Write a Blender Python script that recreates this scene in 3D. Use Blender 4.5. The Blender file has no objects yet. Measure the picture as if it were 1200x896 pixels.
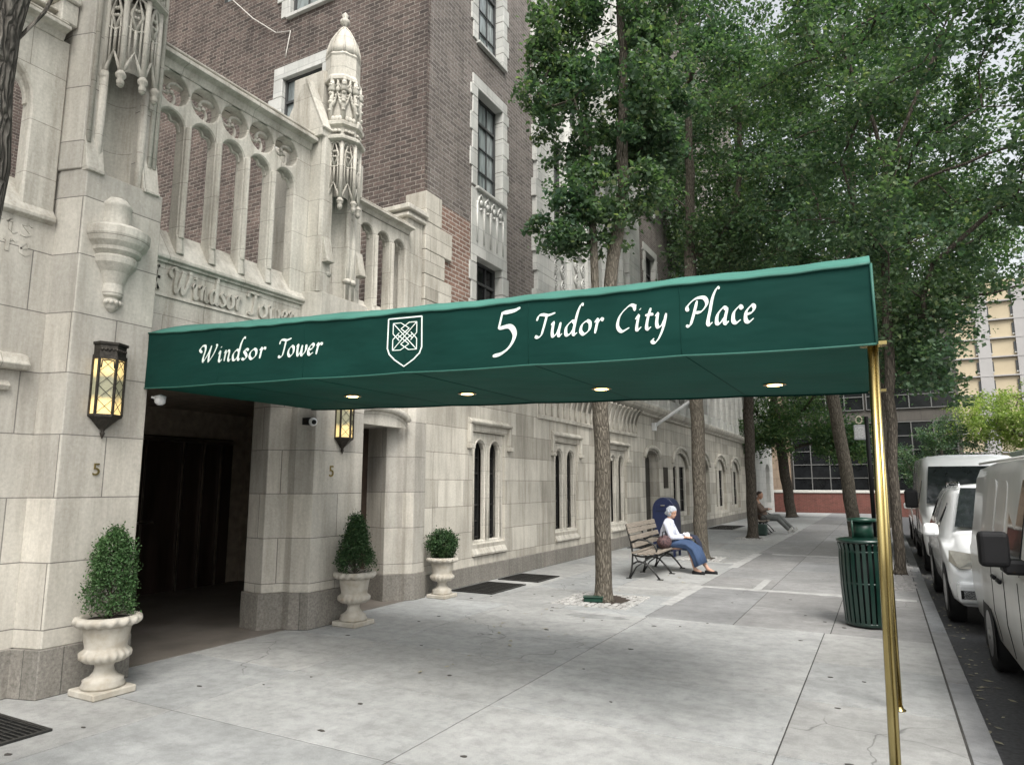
import bpy, math, random
import numpy as np
from mathutils import Vector, Matrix
random.seed(7); RS = np.random.RandomState(11)
R = math.radians; PI = math.pi
scene = bpy.context.scene
COL = scene.collection

# ------------------------------------------------------------------ materials
def newmat(name):
    m = bpy.data.materials.new(name); m.use_nodes = True
    nt = m.node_tree; b = nt.nodes['Principled BSDF']
    return m, nt, b
def N(nt, typ, **kw):
    n = nt.nodes.new(typ)
    for k, v in kw.items():
        if k.startswith('i_'):
            key = k[2:].replace('_', ' ')
            n.inputs[key].default_value = v
        else: setattr(n, k, v)
    return n
def ramp(nt, fac, stops):
    r = nt.nodes.new('ShaderNodeValToRGB'); e = r.color_ramp.elements
    while len(e) < len(stops): e.new(0.5)
    for i, (p, c) in enumerate(stops):
        e[i].position = p; e[i].color = (c[0], c[1], c[2], 1) if not isinstance(c, (int, float)) else (c, c, c, 1)
    nt.links.new(fac, r.inputs[0]); return r
def mixc(nt, fac, a, b, mode='MIX'):
    m = nt.nodes.new('ShaderNodeMix'); m.data_type = 'RGBA'; m.blend_type = mode
    for idx, v in ((0, fac), (6, a), (7, b)):
        if hasattr(v, 'links') or hasattr(v, 'is_output'): nt.links.new(v, m.inputs[idx])
        elif isinstance(v, (int, float)): m.inputs[idx].default_value = v
        else: m.inputs[idx].default_value = (v[0], v[1], v[2], 1)
    return m.outputs[2]
def math_(nt, op, a, b=None):
    m = nt.nodes.new('ShaderNodeMath'); m.operation = op
    for i, v in ((0, a), (1, b)):
        if v is None: continue
        if isinstance(v, (int, float)): m.inputs[i].default_value = v
        else: nt.links.new(v, m.inputs[i])
    return m.outputs[0]
def noise(nt, vec, scale, detail=4, rough=.55, sc=None):
    if sc:
        mp = N(nt, 'ShaderNodeMapping'); mp.inputs['Scale'].default_value = sc
        nt.links.new(vec, mp.inputs[0]); vec = mp.outputs[0]
    n = N(nt, 'ShaderNodeTexNoise'); n.inputs['Scale'].default_value = scale
    n.inputs['Detail'].default_value = detail; n.inputs['Roughness'].default_value = rough
    nt.links.new(vec, n.inputs['Vector']); return n.outputs[0]
def wpos(nt): return N(nt, 'ShaderNodeNewGeometry').outputs['Position']
def opos(nt): return N(nt, 'ShaderNodeTexCoord').outputs['Object']
def wallvec(nt):
    g = N(nt, 'ShaderNodeNewGeometry')
    p = N(nt, 'ShaderNodeSeparateXYZ'); nt.links.new(g.outputs['Position'], p.inputs[0])
    n = N(nt, 'ShaderNodeSeparateXYZ'); nt.links.new(g.outputs['Normal'], n.inputs[0])
    ax = math_(nt, 'ABSOLUTE', n.outputs[0]); ay = math_(nt, 'ABSOLUTE', n.outputs[1])
    s = math_(nt, 'GREATER_THAN', ax, ay)
    d = math_(nt, 'SUBTRACT', p.outputs[1], p.outputs[0]); u = math_(nt, 'ADD', p.outputs[0], math_(nt, 'MULTIPLY', d, s))
    c = N(nt, 'ShaderNodeCombineXYZ'); nt.links.new(u, c.inputs[0]); nt.links.new(p.outputs[2], c.inputs[1])
    return c.outputs[0], g.outputs['Position']
def bump(nt, b, h, strength=.3, dist=.01):
    n = N(nt, 'ShaderNodeBump'); n.inputs['Strength'].default_value = strength; n.inputs['Distance'].default_value = dist
    nt.links.new(h, n.inputs['Height']); nt.links.new(n.outputs[0], b.inputs['Normal'])
def masonry(name, bw, bh, mort, c1, c2, cm, rough=.85, stain=.35, grain=.15, bstr=.5, offset=.5, squash=1.0, sqf=2, bias=0.0, darker=(.5,.48,.45), mdepth=.006):
    m, nt, b = newmat(name)
    v, p = wallvec(nt)
    br = N(nt, 'ShaderNodeTexBrick'); br.offset = offset; br.squash = squash; br.squash_frequency = sqf
    for k, x in (('Scale', 1), ('Mortar Size', mort), ('Mortar Smooth', .3), ('Bias', bias), ('Brick Width', bw), ('Row Height', bh)): br.inputs[k].default_value = x
    br.inputs['Color1'].default_value = (*c1, 1); br.inputs['Color2'].default_value = (*c2, 1); br.inputs['Mortar'].default_value = (*cm, 1)
    nt.links.new(v, br.inputs['Vector'])
    st = noise(nt, p, 1.0, 7, .70, (5.0, 5.0, .55)); st = ramp(nt, st, [(.36, darker), (.56, (1, 1, 1))]).outputs[0]
    c = mixc(nt, stain, br.outputs[0], st, 'MULTIPLY')
    bl = noise(nt, p, 1.3, 5, .6); bl = ramp(nt, bl, [(.3, (.80, .79, .76)), (.7, (1.2, 1.18, 1.14))]).outputs[0]
    c = mixc(nt, .7, c, bl, 'MULTIPLY')
    g = noise(nt, p, 38, 5, .75); g = ramp(nt, g, [(.3, 1 - grain * 2.2), (.7, 1 + grain)]).outputs[0]
    c = mixc(nt, 1, c, g, 'MULTIPLY')
    nt.links.new(c, b.inputs['Base Color']); b.inputs['Roughness'].default_value = rough
    h = math_(nt, 'ADD', math_(nt, 'MULTIPLY', br.outputs[1], -1), math_(nt, 'MULTIPLY', g, .25))
    bump(nt, b, h, bstr, mdepth)
    return m
def plain(name, col, rough=.5, metal=0, var=.1, scale=8, bstr=0, emis=None, coat=0, spec=None, sc=None, world=False, col2=None):
    m, nt, b = newmat(name)
    p = wpos(nt) if world else opos(nt)
    n = noise(nt, p, scale, 5, .6, sc)
    if col2 is None:
        f = ramp(nt, n, [(.3, 1 - var), (.7, 1 + var)]).outputs[0]; c = mixc(nt, 1, col, f, 'MULTIPLY')
    else: c = mixc(nt, ramp(nt, n, [(.35, 0.), (.65, 1.)]).outputs[0], col, col2)
    nt.links.new(c, b.inputs['Base Color'])
    b.inputs['Roughness'].default_value = rough; b.inputs['Metallic'].default_value = metal
    if coat: b.inputs['Coat Weight'].default_value = coat; b.inputs['Coat Roughness'].default_value = .05
    if spec is not None: b.inputs['Specular IOR Level'].default_value = spec
    if bstr: bump(nt, b, n, bstr, .01)
    if emis:
        b.inputs['Emission Color'].default_value = (*emis[0], 1); b.inputs['Emission Strength'].default_value = emis[1]
    return m
LS1 = (.60, .575, .515); LS2 = (.39, .37, .325)
M = {}
M['ashlar'] = masonry('limestone_ashlar', 1.02, .42, .006, LS1, LS2, (.27, .25, .22), stain=.62, grain=.08, squash=.72, sqf=3, bstr=.5)
M['ashlar_pier'] = masonry('limestone_pier', 1.15, .50, .005, (.57, .545, .49), (.40, .385, .35), (.20, .19, .175), stain=.5, grain=.08, bstr=.5)
M['stone'] = masonry('limestone_carved', .9, .46, .004, (.58, .56, .505), (.50, .48, .43), (.32, .305, .27), stain=.72, grain=.1, bstr=.5)
M['terracotta'] = masonry('pale_cast_stone', .62, .34, .006, (.57, .575, .555), (.46, .47, .455), (.33, .33, .33), stain=.3, grain=.05, bstr=.35, rough=.6)
M['granite'] = masonry('granite_plinth', 1.3, .8, .005, (.27, .255, .23), (.215, .205, .185), (.12, .115, .105), stain=.5, grain=.22, bstr=.3)
M['brick_end'] = masonry('dark_red_brick', .215, .0745, .009, (.066, .051, .045), (.150, .112, .097), (.25, .225, .20), stain=.6, grain=.3, bstr=.9, darker=(.42, .40, .42), mdepth=.008)
M['brick_street'] = masonry('grey_brown_brick', .215, .0745, .010, (.125, .108, .10), (.215, .187, .173), (.29, .275, .258), stain=.4, grain=.25, bstr=.7, mdepth=.008)
M['brick_patch'] = masonry('repaired_red_brick', .215, .0745, .011, (.19, .115, .09), (.27, .165, .13), (.46, .42, .38), stain=.2, grain=.2, bstr=.7, mdepth=.008)
M['brick_wall'] = masonry('red_garden_brick', .215, .0745, .006, (.13, .045, .035), (.175, .06, .048), (.19, .12, .10), stain=.4)
M['tan_stone'] = masonry('tan_block', .7, .7, .02, (.25, .19, .14), (.29, .225, .165), (.16, .12, .09), stain=.3)
M['dim_stone'] = masonry('dim_block', 1.4, .7, .02, (.085, .078, .07), (.10, .092, .082), (.06, .055, .05), stain=.3)
M['cap'] = plain('wall_cap', (.55, .54, .5), .8, var=.15, world=True)
M['iron'] = plain('dark_iron', (.025, .025, .024), .45, .3, var=.3)
M['bronze'] = plain('aged_bronze', (.045, .040, .033), .5, .6, var=.5, scale=25, bstr=.4)
M['steel'] = plain('window_steel', (.05, .052, .052), .5, .1)
M['glass'] = plain('window_glass', (.035, .040, .043), .06, 0, var=.5, scale=1.2, world=True, spec=.6)
M['glass_dark'] = plain('dark_window_glass', (.012, .013, .014), .12, 0, var=.5, scale=1.2, world=True, spec=.35)
M['curtain_sheen'] = plain('curtain_sheen_glass', (.22, .25, .25), .12, 0, var=.6, scale=5, sc=(1, 3, .3), world=True, spec=.6)  # grey for curtains, doubling as lighter reflections painted into the panes
M['door'] = plain('black_door', (.012, .012, .013), .25, var=.2)
M['entry_door'] = plain('dark_bronze_doors', (.06, .042, .034), .16, .3, var=.5, scale=1.4, sc=(1, 2.5, .4), world=True)
M['bronze_door'] = plain('brown_bronze_door', (.06, .042, .03), .45, .2, var=.3)
M['dark_in'] = plain('vestibule_stone', (.38, .32, .25), .8, var=.25, world=True)
M['floor_in'] = plain('vestibule_floor', (.17, .15, .13), .55, var=.3, scale=2, world=True)
M['white'] = plain('white_paint', (.75, .76, .76), .4, var=.05)
M['letter'] = plain('white_lettering', (.78, .86, .80), .6, var=.05)
M['leaf_lit'] = None

def fabric(name, col, tr=.0):
    m, nt, b = newmat(name)
    p = wpos(nt)
    n = noise(nt, p, 1.6, 4, .5, (1, 1, 2.5)); f = ramp(nt, n, [(.3, .86), (.7, 1.14)]).outputs[0]
    nt.links.new(mixc(nt, 1, col, f, 'MULTIPLY'), b.inputs['Base Color'])
    b.inputs['Roughness'].default_value = .75; b.inputs['Specular IOR Level'].default_value = .12
    n2 = noise(nt, p, 1.2, 3, .5, (1, 1, 3)); n3 = noise(nt, p, 500, 2, .5)
    h = math_(nt, 'ADD', n2, math_(nt, 'MULTIPLY', n3, .01)); bump(nt, b, h, .55, .05)
    return m
M['canvas'] = fabric('green_canvas', (.004, .034, .027))
M['soffit'] = fabric('lit_green_lining', (.010, .080, .060))  # underside green lightened for lamp glow and daylight coming through the cloth
M['canvas_top'] = fabric('skylit_green_canvas', (.060, .18, .145))  # same canvas as the front; skylight on the top painted in as paler green

def lamp(name, col, s):
    m, nt, b = newmat(name)
    b.inputs['Base Color'].default_value = (*col, 1); b.inputs['Emission Color'].default_value = (*col, 1); b.inputs['Emission Strength'].default_value = s
    return m
M['downlight'] = lamp('downlight_glow', (1, .78, .45), 3.2)
def amber():
    m, nt, b = newmat('amber_glass')
    p = wpos(nt); s = N(nt, 'ShaderNodeSeparateXYZ'); nt.links.new(p, s.inputs[0])
    w = N(nt, 'ShaderNodeMath', operation='SINE'); nt.links.new(math_(nt, 'MULTIPLY', math_(nt, 'SUBTRACT', s.outputs[2], 2.13), 17.), w.inputs[0])
    n = noise(nt, p, 14, 3)
    f = math_(nt, 'ADD', math_(nt, 'MULTIPLY', w.outputs[0], .5), n)
    c = ramp(nt, f, [(.25, (.30, .29, .19)), (.75, (.78, .57, .24))]).outputs[0]
    nt.links.new(c, b.inputs['Base Color']); nt.links.new(c, b.inputs['Emission Color'])
    e = ramp(nt, f, [(.2, .12), (.85, .62)]).outputs[0]; nt.links.new(e, b.inputs['Emission Strength'])
    b.inputs['Roughness'].default_value = .25
    return m
M['amber'] = amber()

def brass():
    m, nt, b = newmat('polished_brass')
    p = opos(nt); n = noise(nt, p, 12, 4, .6, (1, 1, .15))
    c = ramp(nt, n, [(.3, (.26, .20, .075)), (.7, (.50, .41, .19))]).outputs[0]
    nt.links.new(c, b.inputs['Base Color']); b.inputs['Metallic'].default_value = 1
    r = ramp(nt, n, [(.3, .32), (.7, .16)]).outputs[0]; nt.links.new(r, b.inputs['Roughness'])
    return m
M['brass'] = brass()
M['green_paint'] = plain('dark_green_enamel', (.004, .024, .017), .28, 0, var=.2, coat=.4)
M['green_paint2'] = plain('mid_green_enamel', (.006, .038, .024), .35, 0, var=.2)
M['black'] = plain('black_plastic', (.008, .008, .009), .6, var=.2, spec=.25)
M['tyre'] = plain('tyre_rubber', (.02, .02, .02), .85, var=.2)
M['rim'] = plain('wheel_rim', (.38, .38, .38), .35, .8)
M['car_white'] = plain('white_car_paint', (.80, .815, .815), .22, 0, var=.03, coat=.7, scale=2)
M['car_grey'] = plain('dusty_silver_paint', (.60, .60, .575), .28, .0, var=.08, coat=.4, scale=2.5)
M['car_glass'] = plain('car_glass', (.014, .017, .018), .05, 0, var=.3, spec=.4)
M['headlight'] = plain('headlight_lens', (.34, .33, .29), .10, .4, var=.25, scale=9, coat=.8)
M['chrome'] = plain('chrome', (.6, .6, .6), .15, 1)
M['urn'] = plain('cast_urn_stone', (.50, .475, .42), .85, scale=7, bstr=.3, col2=(.36, .325, .265))
M['soil'] = plain('soil', (.035, .025, .018), .95, var=.4, scale=40, bstr=.6)
M['slat'] = plain('weathered_slats', (.22, .19, .155), .8, var=.3, scale=10, sc=(6, .6, 6))
M['navy'] = plain('navy_enamel', (.008, .014, .048), .35, var=.1)
def bark(name, c1, c2, sc=9, st=1.0):
    m, nt, b = newmat(name)
    p = wpos(nt)
    w = noise(nt, p, 3, 3); 
    mp = N(nt, 'ShaderNodeMapping'); mp.inputs['Scale'].default_value = (sc * 2.2, sc * 2.2, sc * .42); nt.links.new(p, mp.inputs[0])
    v = N(nt, 'ShaderNodeTexVoronoi', feature='DISTANCE_TO_EDGE'); nt.links.new(mixc(nt, .12, mp.outputs[0], noise_col(nt, p, 7), 'ADD'), v.inputs['Vector'])
    v.inputs['Scale'].default_value = 1
    f = ramp(nt, v.outputs['Distance'], [(.02, 0.), (.28, 1.)]).outputs[0]
    g = noise(nt, p, 25, 5, .7, (2, 2, .5))
    c = mixc(nt, f, c1, c2); c = mixc(nt, 1, c, ramp(nt, g, [(.3, .6), (.7, 1.3)]).outputs[0], 'MULTIPLY')
    nt.links.new(c, b.inputs['Base Color']); b.inputs['Roughness'].default_value = .95; b.inputs['Specular IOR Level'].default_value = .1
    bump(nt, b, math_(nt, 'ADD', f, math_(nt, 'MULTIPLY', g, .6)), 1.0 * st, .025)
    return m
def noise_col(nt, vec, scale):
    n = N(nt, 'ShaderNodeTexNoise'); n.inputs['Scale'].default_value = scale; nt.links.new(vec, n.inputs['Vector'])
    m = nt.nodes.new('ShaderNodeVectorMath'); m.operation = 'SCALE'; nt.links.new(n.outputs[1], m.inputs[0]); m.inputs['Scale'].default_value = 12
    return m.outputs[0]
M['bark'] = bark('fissured_bark', (.085, .075, .060), (.18, .16, .13), sc=16, st=.6)
M['bark_dark'] = bark('dark_bark', (.055, .048, .040), (.12, .105, .085), sc=14, st=.6)
M['bark_deep'] = bark('deep_fissured_bark', (.065, .06, .052), (.20, .185, .16), sc=13, st=.9)
def leaves(name, cols, trans=.44):
    m, nt, b = newmat(name)
    g = N(nt, 'ShaderNodeNewGeometry')
    c = ramp(nt, g.outputs['Random Per Island'], [(0, cols[0]), (.5, cols[1]), (.9, cols[2]), (1, cols[3])]).outputs[0]
    big = noise(nt, g.outputs['Position'], .55, 3); c = mixc(nt, 1, c, ramp(nt, big, [(.3, (.75, .85, .85)), (.7, (1.25, 1.15, 1.0))]).outputs[0], 'MULTIPLY')
    nt.links.new(c, b.inputs['Base Color']); b.inputs['Roughness'].default_value = .55; b.inputs['Specular IOR Level'].default_value = .3
    t = N(nt, 'ShaderNodeBsdfTranslucent'); nt.links.new(mixc(nt, 1, c, (1.2, 1.5, .7), 'MULTIPLY'), t.inputs[0])
    mx = N(nt, 'ShaderNodeMixShader'); mx.inputs[0].default_value = trans
    nt.links.new(b.outputs[0], mx.inputs[1]); nt.links.new(t.outputs[0], mx.inputs[2])
    nt.links.new(mx.outputs[0], nt.nodes['Material Output'].inputs[0])
    return m
M['leaf'] = leaves('street_tree_leaf', [(.048, .088, .056), (.080, .130, .083), (.124, .180, .115), (.21, .24, .14)])
M['leaf_dark'] = leaves('dark_leaf', [(.042, .086, .046), (.070, .125, .064), (.108, .170, .088), (.18, .21, .10)])
M['leaf_pale'] = leaves('pale_leaf', [(.17, .24, .06), (.24, .31, .09), (.32, .37, .13), (.4, .42, .18)], .4)
M['leaf_shrub'] = leaves('shrub_leaf', [(.03, .075, .025), (.055, .12, .042), (.09, .165, .07), (.15, .22, .12)], .15)
M['leaf_box'] = leaves('box_leaf', [(.018, .045, .018), (.03, .07, .026), (.055, .105, .042), (.10, .15, .07)], .12)

def concrete(name, base, dark, attr=True):
    m, nt, b = newmat(name)
    p = wpos(nt)
    a = N(nt, 'ShaderNodeAttribute', attribute_name='tint')
    n1 = noise(nt, p, .8, 8, .68); n2 = noise(nt, p, 5, 6, .7); n3 = noise(nt, p, 130, 3, .8)
    n4 = noise(nt, p, 1.5, 5, .6, (.6, 3.2, 1))
    c = mixc(nt, ramp(nt, n1, [(.34, 0.), (.62, 1.)]).outputs[0], dark, base)
    c = mixc(nt, .85, c, ramp(nt, n2, [(.3, .80), (.7, 1.10)]).outputs[0], 'MULTIPLY')
    c = mixc(nt, .6, c, ramp(nt, n4, [(.3, .85), (.7, 1.1)]).outputs[0], 'MULTIPLY')
    c = mixc(nt, .8, c, ramp(nt, n3, [(.25, .62), (.6, 1.12)]).outputs[0], 'MULTIPLY')
    vo = N(nt, 'ShaderNodeTexVoronoi'); vo.inputs['Scale'].default_value = 2.1; nt.links.new(p, vo.inputs['Vector'])
    spot = ramp(nt, vo.outputs['Distance'], [(.02, .55), (.05, 1.)]).outputs[0]
    c = mixc(nt, .6, c, spot, 'MULTIPLY')
    cv = N(nt, 'ShaderNodeTexVoronoi', feature='DISTANCE_TO_EDGE'); cv.inputs['Scale'].default_value = .55
    wv = nt.nodes.new('ShaderNodeVectorMath'); wv.operation = 'ADD'; nt.links.new(p, wv.inputs[0]); wn = noise_col(nt, p, 2.5); sc_ = nt.nodes.new('ShaderNodeVectorMath'); sc_.operation = 'SCALE'; nt.links.new(wn, sc_.inputs[0]); sc_.inputs['Scale'].default_value = .035; nt.links.new(sc_.outputs[0], wv.inputs[1]); nt.links.new(wv.outputs[0], cv.inputs['Vector'])
    ck = ramp(nt, cv.outputs['Distance'], [(.0015, .45), (.004, 1.)]).outputs[0]
    msk = ramp(nt, noise(nt, p, .35, 2), [(.52, 0.), (.56, 1.)]).outputs[0]
    c = mixc(nt, msk, c, mixc(nt, 1, c, ck, 'MULTIPLY'))
    wear = noise(nt, p, 9, 7, .75); c = mixc(nt, .55, c, ramp(nt, wear, [(.38, .72), (.55, 1.06)]).outputs[0], 'MULTIPLY')
    c = mixc(nt, 1, c, a.outputs['Color'], 'MULTIPLY')
    nt.links.new(c, b.inputs['Base Color'])
    nt.links.new(ramp(nt, n1, [(.3, .62), (.7, .85)]).outputs[0], b.inputs['Roughness'])
    bump(nt, b, math_(nt, 'ADD', math_(nt, 'MULTIPLY', n2, .5), n3), .35, .003)
    return m
M['concrete'] = concrete('pavement_concrete', (.375, .38, .372), (.285, .29, .283))
M['concrete_dark'] = concrete('old_pavement', (.275, .275, .272), (.20, .20, .198))
M['kerb'] = concrete('kerb_stone', (.27, .275, .275), (.18, .18, .185))
M['asphalt'] = plain('asphalt', (.075, .075, .077), .75, var=.35, scale=30, bstr=.6, world=True)
M['joint'] = plain('joint_dirt', (.05, .048, .045), .95, var=.3, world=True)
M['cobble'] = None

# ------------------------------------------------------------------ geometry helpers
class MB:
    def __init__(s): s.v = []; s.f = []; s.sm = []
    def add(s, vs, fs, smooth=False):
        o = len(s.v); s.v += [tuple(map(float, p)) for p in vs]
        for f in fs: s.f.append(tuple(i + o for i in f)); s.sm.append(smooth)
        return s
    def box(s, x0, x1, y0, y1, z0, z1):
        return s.add([(x0,y0,z0),(x1,y0,z0),(x1,y1,z0),(x0,y1,z0),(x0,y0,z1),(x1,y0,z1),(x1,y1,z1),(x0,y1,z1)],
                     [(0,3,2,1),(4,5,6,7),(0,1,5,4),(1,2,6,5),(2,3,7,6),(3,0,4,7)])
    def obox(s, c, size, rot=None):
        x, y, z = [a / 2 for a in size]
        vs = [Vector((a, b, d)) for d in (-z, z) for (a, b) in ((-x,-y),(x,-y),(x,y),(-x,y))]
        if rot is not None: vs = [rot @ v for v in vs]
        return s.add([Vector(c) + v for v in vs], [(0,3,2,1),(4,5,6,7),(0,1,5,4),(1,2,6,5),(2,3,7,6),(3,0,4,7)])
    def bar(s, a, b, w, h=None):
        a = Vector(a); b = Vector(b); d = b - a; L = d.length
        q = d.to_track_quat('Z', 'Y').to_matrix()
        return s.obox((a + b) / 2, (w, h or w, L), q)
    def prism(s, poly, z0, z1, top=None):
        n = len(poly); top = top or poly
        vs = [(p[0], p[1], z0) for p in poly] + [(p[0], p[1], z1) for p in top]
        fs = [(i, (i+1) % n, n + (i+1) % n, n + i) for i in range(n)] + [tuple(range(n))[::-1], tuple(range(n, 2*n))]
        return s.add(vs, fs)
    def extr(s, poly, axis, a, b):      # poly in the two other axes (cyclic order), extruded along axis
        n = len(poly); vs = []
        for t in (a, b):
            for p in poly:
                if axis == 'x': vs.append((t, p[0], p[1]))
                else: vs.append((p[0], t, p[1]))
        fs = [(i, (i+1) % n, n + (i+1) % n, n + i) for i in range(n)] + [tuple(range(n))[::-1], tuple(range(n, 2*n))]
        return s.add(vs, fs)
    def loft(s, rings, smooth=True, closed=True, caps=True):
        n = len(rings[0]); vs = [p for r in rings for p in r]; fs = []
        for k in range(len(rings) - 1):
            for i in range(n if closed else n - 1):
                j = (i + 1) % n
                fs.append((k*n+i, k*n+j, (k+1)*n+j, (k+1)*n+i))
        s.add(vs, fs, smooth)
        if caps and closed:
            o = len(s.v) - len(vs)
            s.f.append(tuple(o + i for i in range(n))[::-1]); s.sm.append(False)
            s.f.append(tuple(o + (len(rings)-1)*n + i for i in range(n))); s.sm.append(False)
        return s
    def tube(s, pts, rad, n=8, smooth=True):
        pts = [Vector(p) for p in pts]
        if not hasattr(rad, '__len__'): rad = [rad] * len(pts)
        up = Vector((0, 0, 1)); rings = []; prev = None
        for i, p in enumerate(pts):
            d = (pts[min(i+1, len(pts)-1)] - pts[max(i-1, 0)]).normalized()
            if prev is None:
                a = d.orthogonal().normalized()
            else:
                a = prev - d * prev.dot(d)
                a = a.normalized() if a.length > 1e-6 else d.orthogonal().normalized()
            prev = a; b = d.cross(a)
            rings.append([p + (a * math.cos(t) + b * math.sin(t)) * rad[i] for t in [2*PI*k/n for k in range(n)]])
        return s.loft(rings, smooth)
    def lathe(s, prof, c=(0,0,0), n=24, a0=0, a1=2*PI, smooth=True, lobes=None, sx=1, sy=1):
        full = abs(a1 - a0 - 2*PI) < 1e-6; m = n if full else n + 1; rings = []
        for (r, z) in prof:
            ring = []
            for k in range(m):
                t = a0 + (a1 - a0) * k / n; rr = r
                if lobes and lobes(z): rr = r * (1 + lobes(z) * abs(math.sin(t * 9)))
                ring.append((c[0] + rr*math.cos(t)*sx, c[1] + rr*math.sin(t)*sy, c[2] + z))
            rings.append(ring)
        return s.loft(rings, smooth, closed=full, caps=full)
    def ball(s, c, r, n=12, sc=(1,1,1)):
        pr = [(max(1e-4, math.sin(t)), -math.cos(t)) for t in [PI*k/(n//2+2) for k in range(n//2+3)]]
        rings = [[(c[0]+r*q*math.cos(2*PI*k/n)*sc[0], c[1]+r*q*math.sin(2*PI*k/n)*sc[1], c[2]+r*z*sc[2]) for k in range(n)] for q, z in pr]
        return s.loft(rings)
    def fc(s, loops, thick, fn, bev=0.0):
        cu = bpy.data.curves.new('c', 'CURVE'); cu.dimensions = '2D'; cu.fill_mode = 'BOTH'; cu.extrude = thick/2 - bev
        cu.bevel_depth = bev; cu.bevel_resolution = 0; cu.offset = -bev
        for lp in loops:
            sp = cu.splines.new('POLY'); sp.points.add(len(lp)-1); sp.use_cyclic_u = True
            for i, p in enumerate(lp): sp.points[i].co = (p[0], p[1], 0, 1)
        ob = bpy.data.objects.new('c', cu); me = bpy.data.meshes.new_from_object(ob)
        s.add([fn(*v.co) for v in me.vertices], [tuple(p.vertices) for p in me.polygons])
        bpy.data.objects.remove(ob); bpy.data.meshes.remove(me); bpy.data.curves.remove(cu)
        return s
    def build(s, name, mat, parent=None, bev=0, subs=0, remesh=0, smooth_it=0, seg=1):
        me = bpy.data.meshes.new(name); me.from_pydata(s.v, [], s.f)
        me.polygons.foreach_set('use_smooth', s.sm); me.materials.append(M[mat] if isinstance(mat, str) else mat); me.update()
        o = bpy.data.objects.new(name, me); COL.objects.link(o)
        if parent is not None: o.parent = parent
        if remesh:
            r = o.modifiers.new('r', 'REMESH'); r.mode = 'VOXEL'; r.voxel_size = remesh; r.use_smooth_shade = True
            if smooth_it: q = o.modifiers.new('s', 'SMOOTH'); q.iterations = smooth_it; q.factor = .5
        if bev:
            b = o.modifiers.new('b', 'BEVEL'); b.width = bev; b.segments = seg; b.limit_method = 'ANGLE'; b.angle_limit = R(40)
        return o
def XF(x0): return lambda s, t, n: (x0 + n, s, t)
def YF(y0): return lambda s, t, n: (s, y0 - n, t)
def rect(a, b, c, d): return [(a, c), (b, c), (b, d), (a, d)]
def arch(a, b, c, d, k=1.0, n=8, pointed=0.0):
    "opening a..b wide, c..d tall, arched top"
    r = (b - a) / 2; m = (a + b) / 2; h = r * k; pts = [(a, c), (b, c)]
    for i in range(n + 1):
        t = PI * i / n; x = m + r * math.cos(t); z = d - h + h * math.sin(t)
        if pointed: z = d - h + h * (math.sin(t) ** (1 - pointed*.3)) * (1 - pointed * .12 * abs(math.cos(t)) * math.sin(t) * 2)
        pts.append((x, z))
    return pts
def circ(x, z, r, n=20, cusps=0, depth=.0, ph=0):
    out = []
    for i in range(n):
        t = 2*PI*i/n; rr = r
        if cusps: rr = r * (1 - depth * (abs(math.cos((t - ph) * cusps / 2)) ** 6))
        out.append((x + rr*math.cos(t), z + rr*math.sin(t)))
    return out
def tag(o, label=None, cat=None, group=None, kind=None):
    if label: o['label'] = label
    if cat: o['category'] = cat
    if group: o['group'] = group
    if kind: o['kind'] = kind
    return o
def empty(name, loc=(0,0,0), rz=0, label=None, cat=None, group=None):
    o = bpy.data.objects.new(name, None); COL.objects.link(o); o.location = loc; o.rotation_euler.z = rz; o.empty_display_size = .2
    return tag(o, label, cat, group)
def copy_tree(root, loc, rz=0, label=None, scale=None):
    r = root.copy(); COL.objects.link(r); r.location = loc; r.rotation_euler.z = rz
    if scale: r.scale = (scale,)*3
    if label: r['label'] = label
    for ch in list(root.children):
        c = ch.copy(); COL.objects.link(c); c.parent = r
        for g in list(ch.children):
            d = g.copy(); COL.objects.link(d); d.parent = c
    return r

# ------------------------------------------------------------------ ground
g = MB(); g.box(-400, 400, -200, 600, -.6, -.30); o = g.build('ground', 'joint'); tag(o, kind='structure')
g = MB(); g.box(.5, 9.2, -30, 43.5, -.32, -.13); o = g.build('road', 'asphalt'); tag(o, kind='structure')
g = MB(); g.box(9.2, 14, -30, 43.5, -.32, 0); o = g.build('far_pavement', 'concrete_dark'); tag(o, kind='structure')
def slabs(xs, ys, mat, name, gap=.010, tint=.09, skip=None, z1=0.0):
    m = MB(); cols = []
    for i in range(len(xs)-1):
        for j in range(len(ys)-1):
            if skip and skip((xs[i]+xs[i+1])/2, (ys[j]+ys[j+1])/2): continue
            m.box(xs[i]+gap/2, xs[i+1]-gap/2, ys[j]+gap/2, ys[j+1]-gap/2, -.2, z1)
            t = 1 + random.uniform(-tint, tint); w = random.uniform(-.015, .015); cols += [(t+w, t, t-w, 1)] * 8
    o = m.build(name, mat, bev=.002); tag(o, kind='structure')
    at = o.data.color_attributes.new('tint', 'FLOAT_COLOR', 'POINT'); at.data.foreach_set('color', [c for q in cols for c in q])
    return o
g = MB(); g.box(-6.6, .36, -6, 44, -.31, -.004); o = g.build('pavement_bed', 'joint'); tag(o, kind='structure')
slabs([-6.4, -4.62, -2.67, -.68, .34], [-6, -4.4, -2.8, -1.3, .1, 1.1, 2.25, 3.43, 4.61, 5.84, 7.1, 8.47], 'concrete', 'pavement')
slabs([-6.4, -5.0, -3.85, -2.70], [8.47, 10.1, 11.7, 13.3, 14.9, 16.6, 18.3, 20, 21.8, 23.6, 25.4, 27.5, 29.8, 32, 35, 38, 41, 44], 'concrete', 'inner_pavement', tint=.10)
slabs([-2.70, -1.65, -.62, .34], [8.47, 9.9, 11.25, 12.7, 14.2, 15.8, 17.6, 19.6, 22, 24.5, 27.5, 31, 35, 39, 44], 'concrete_dark', 'old_pavement', tint=.08)
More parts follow.
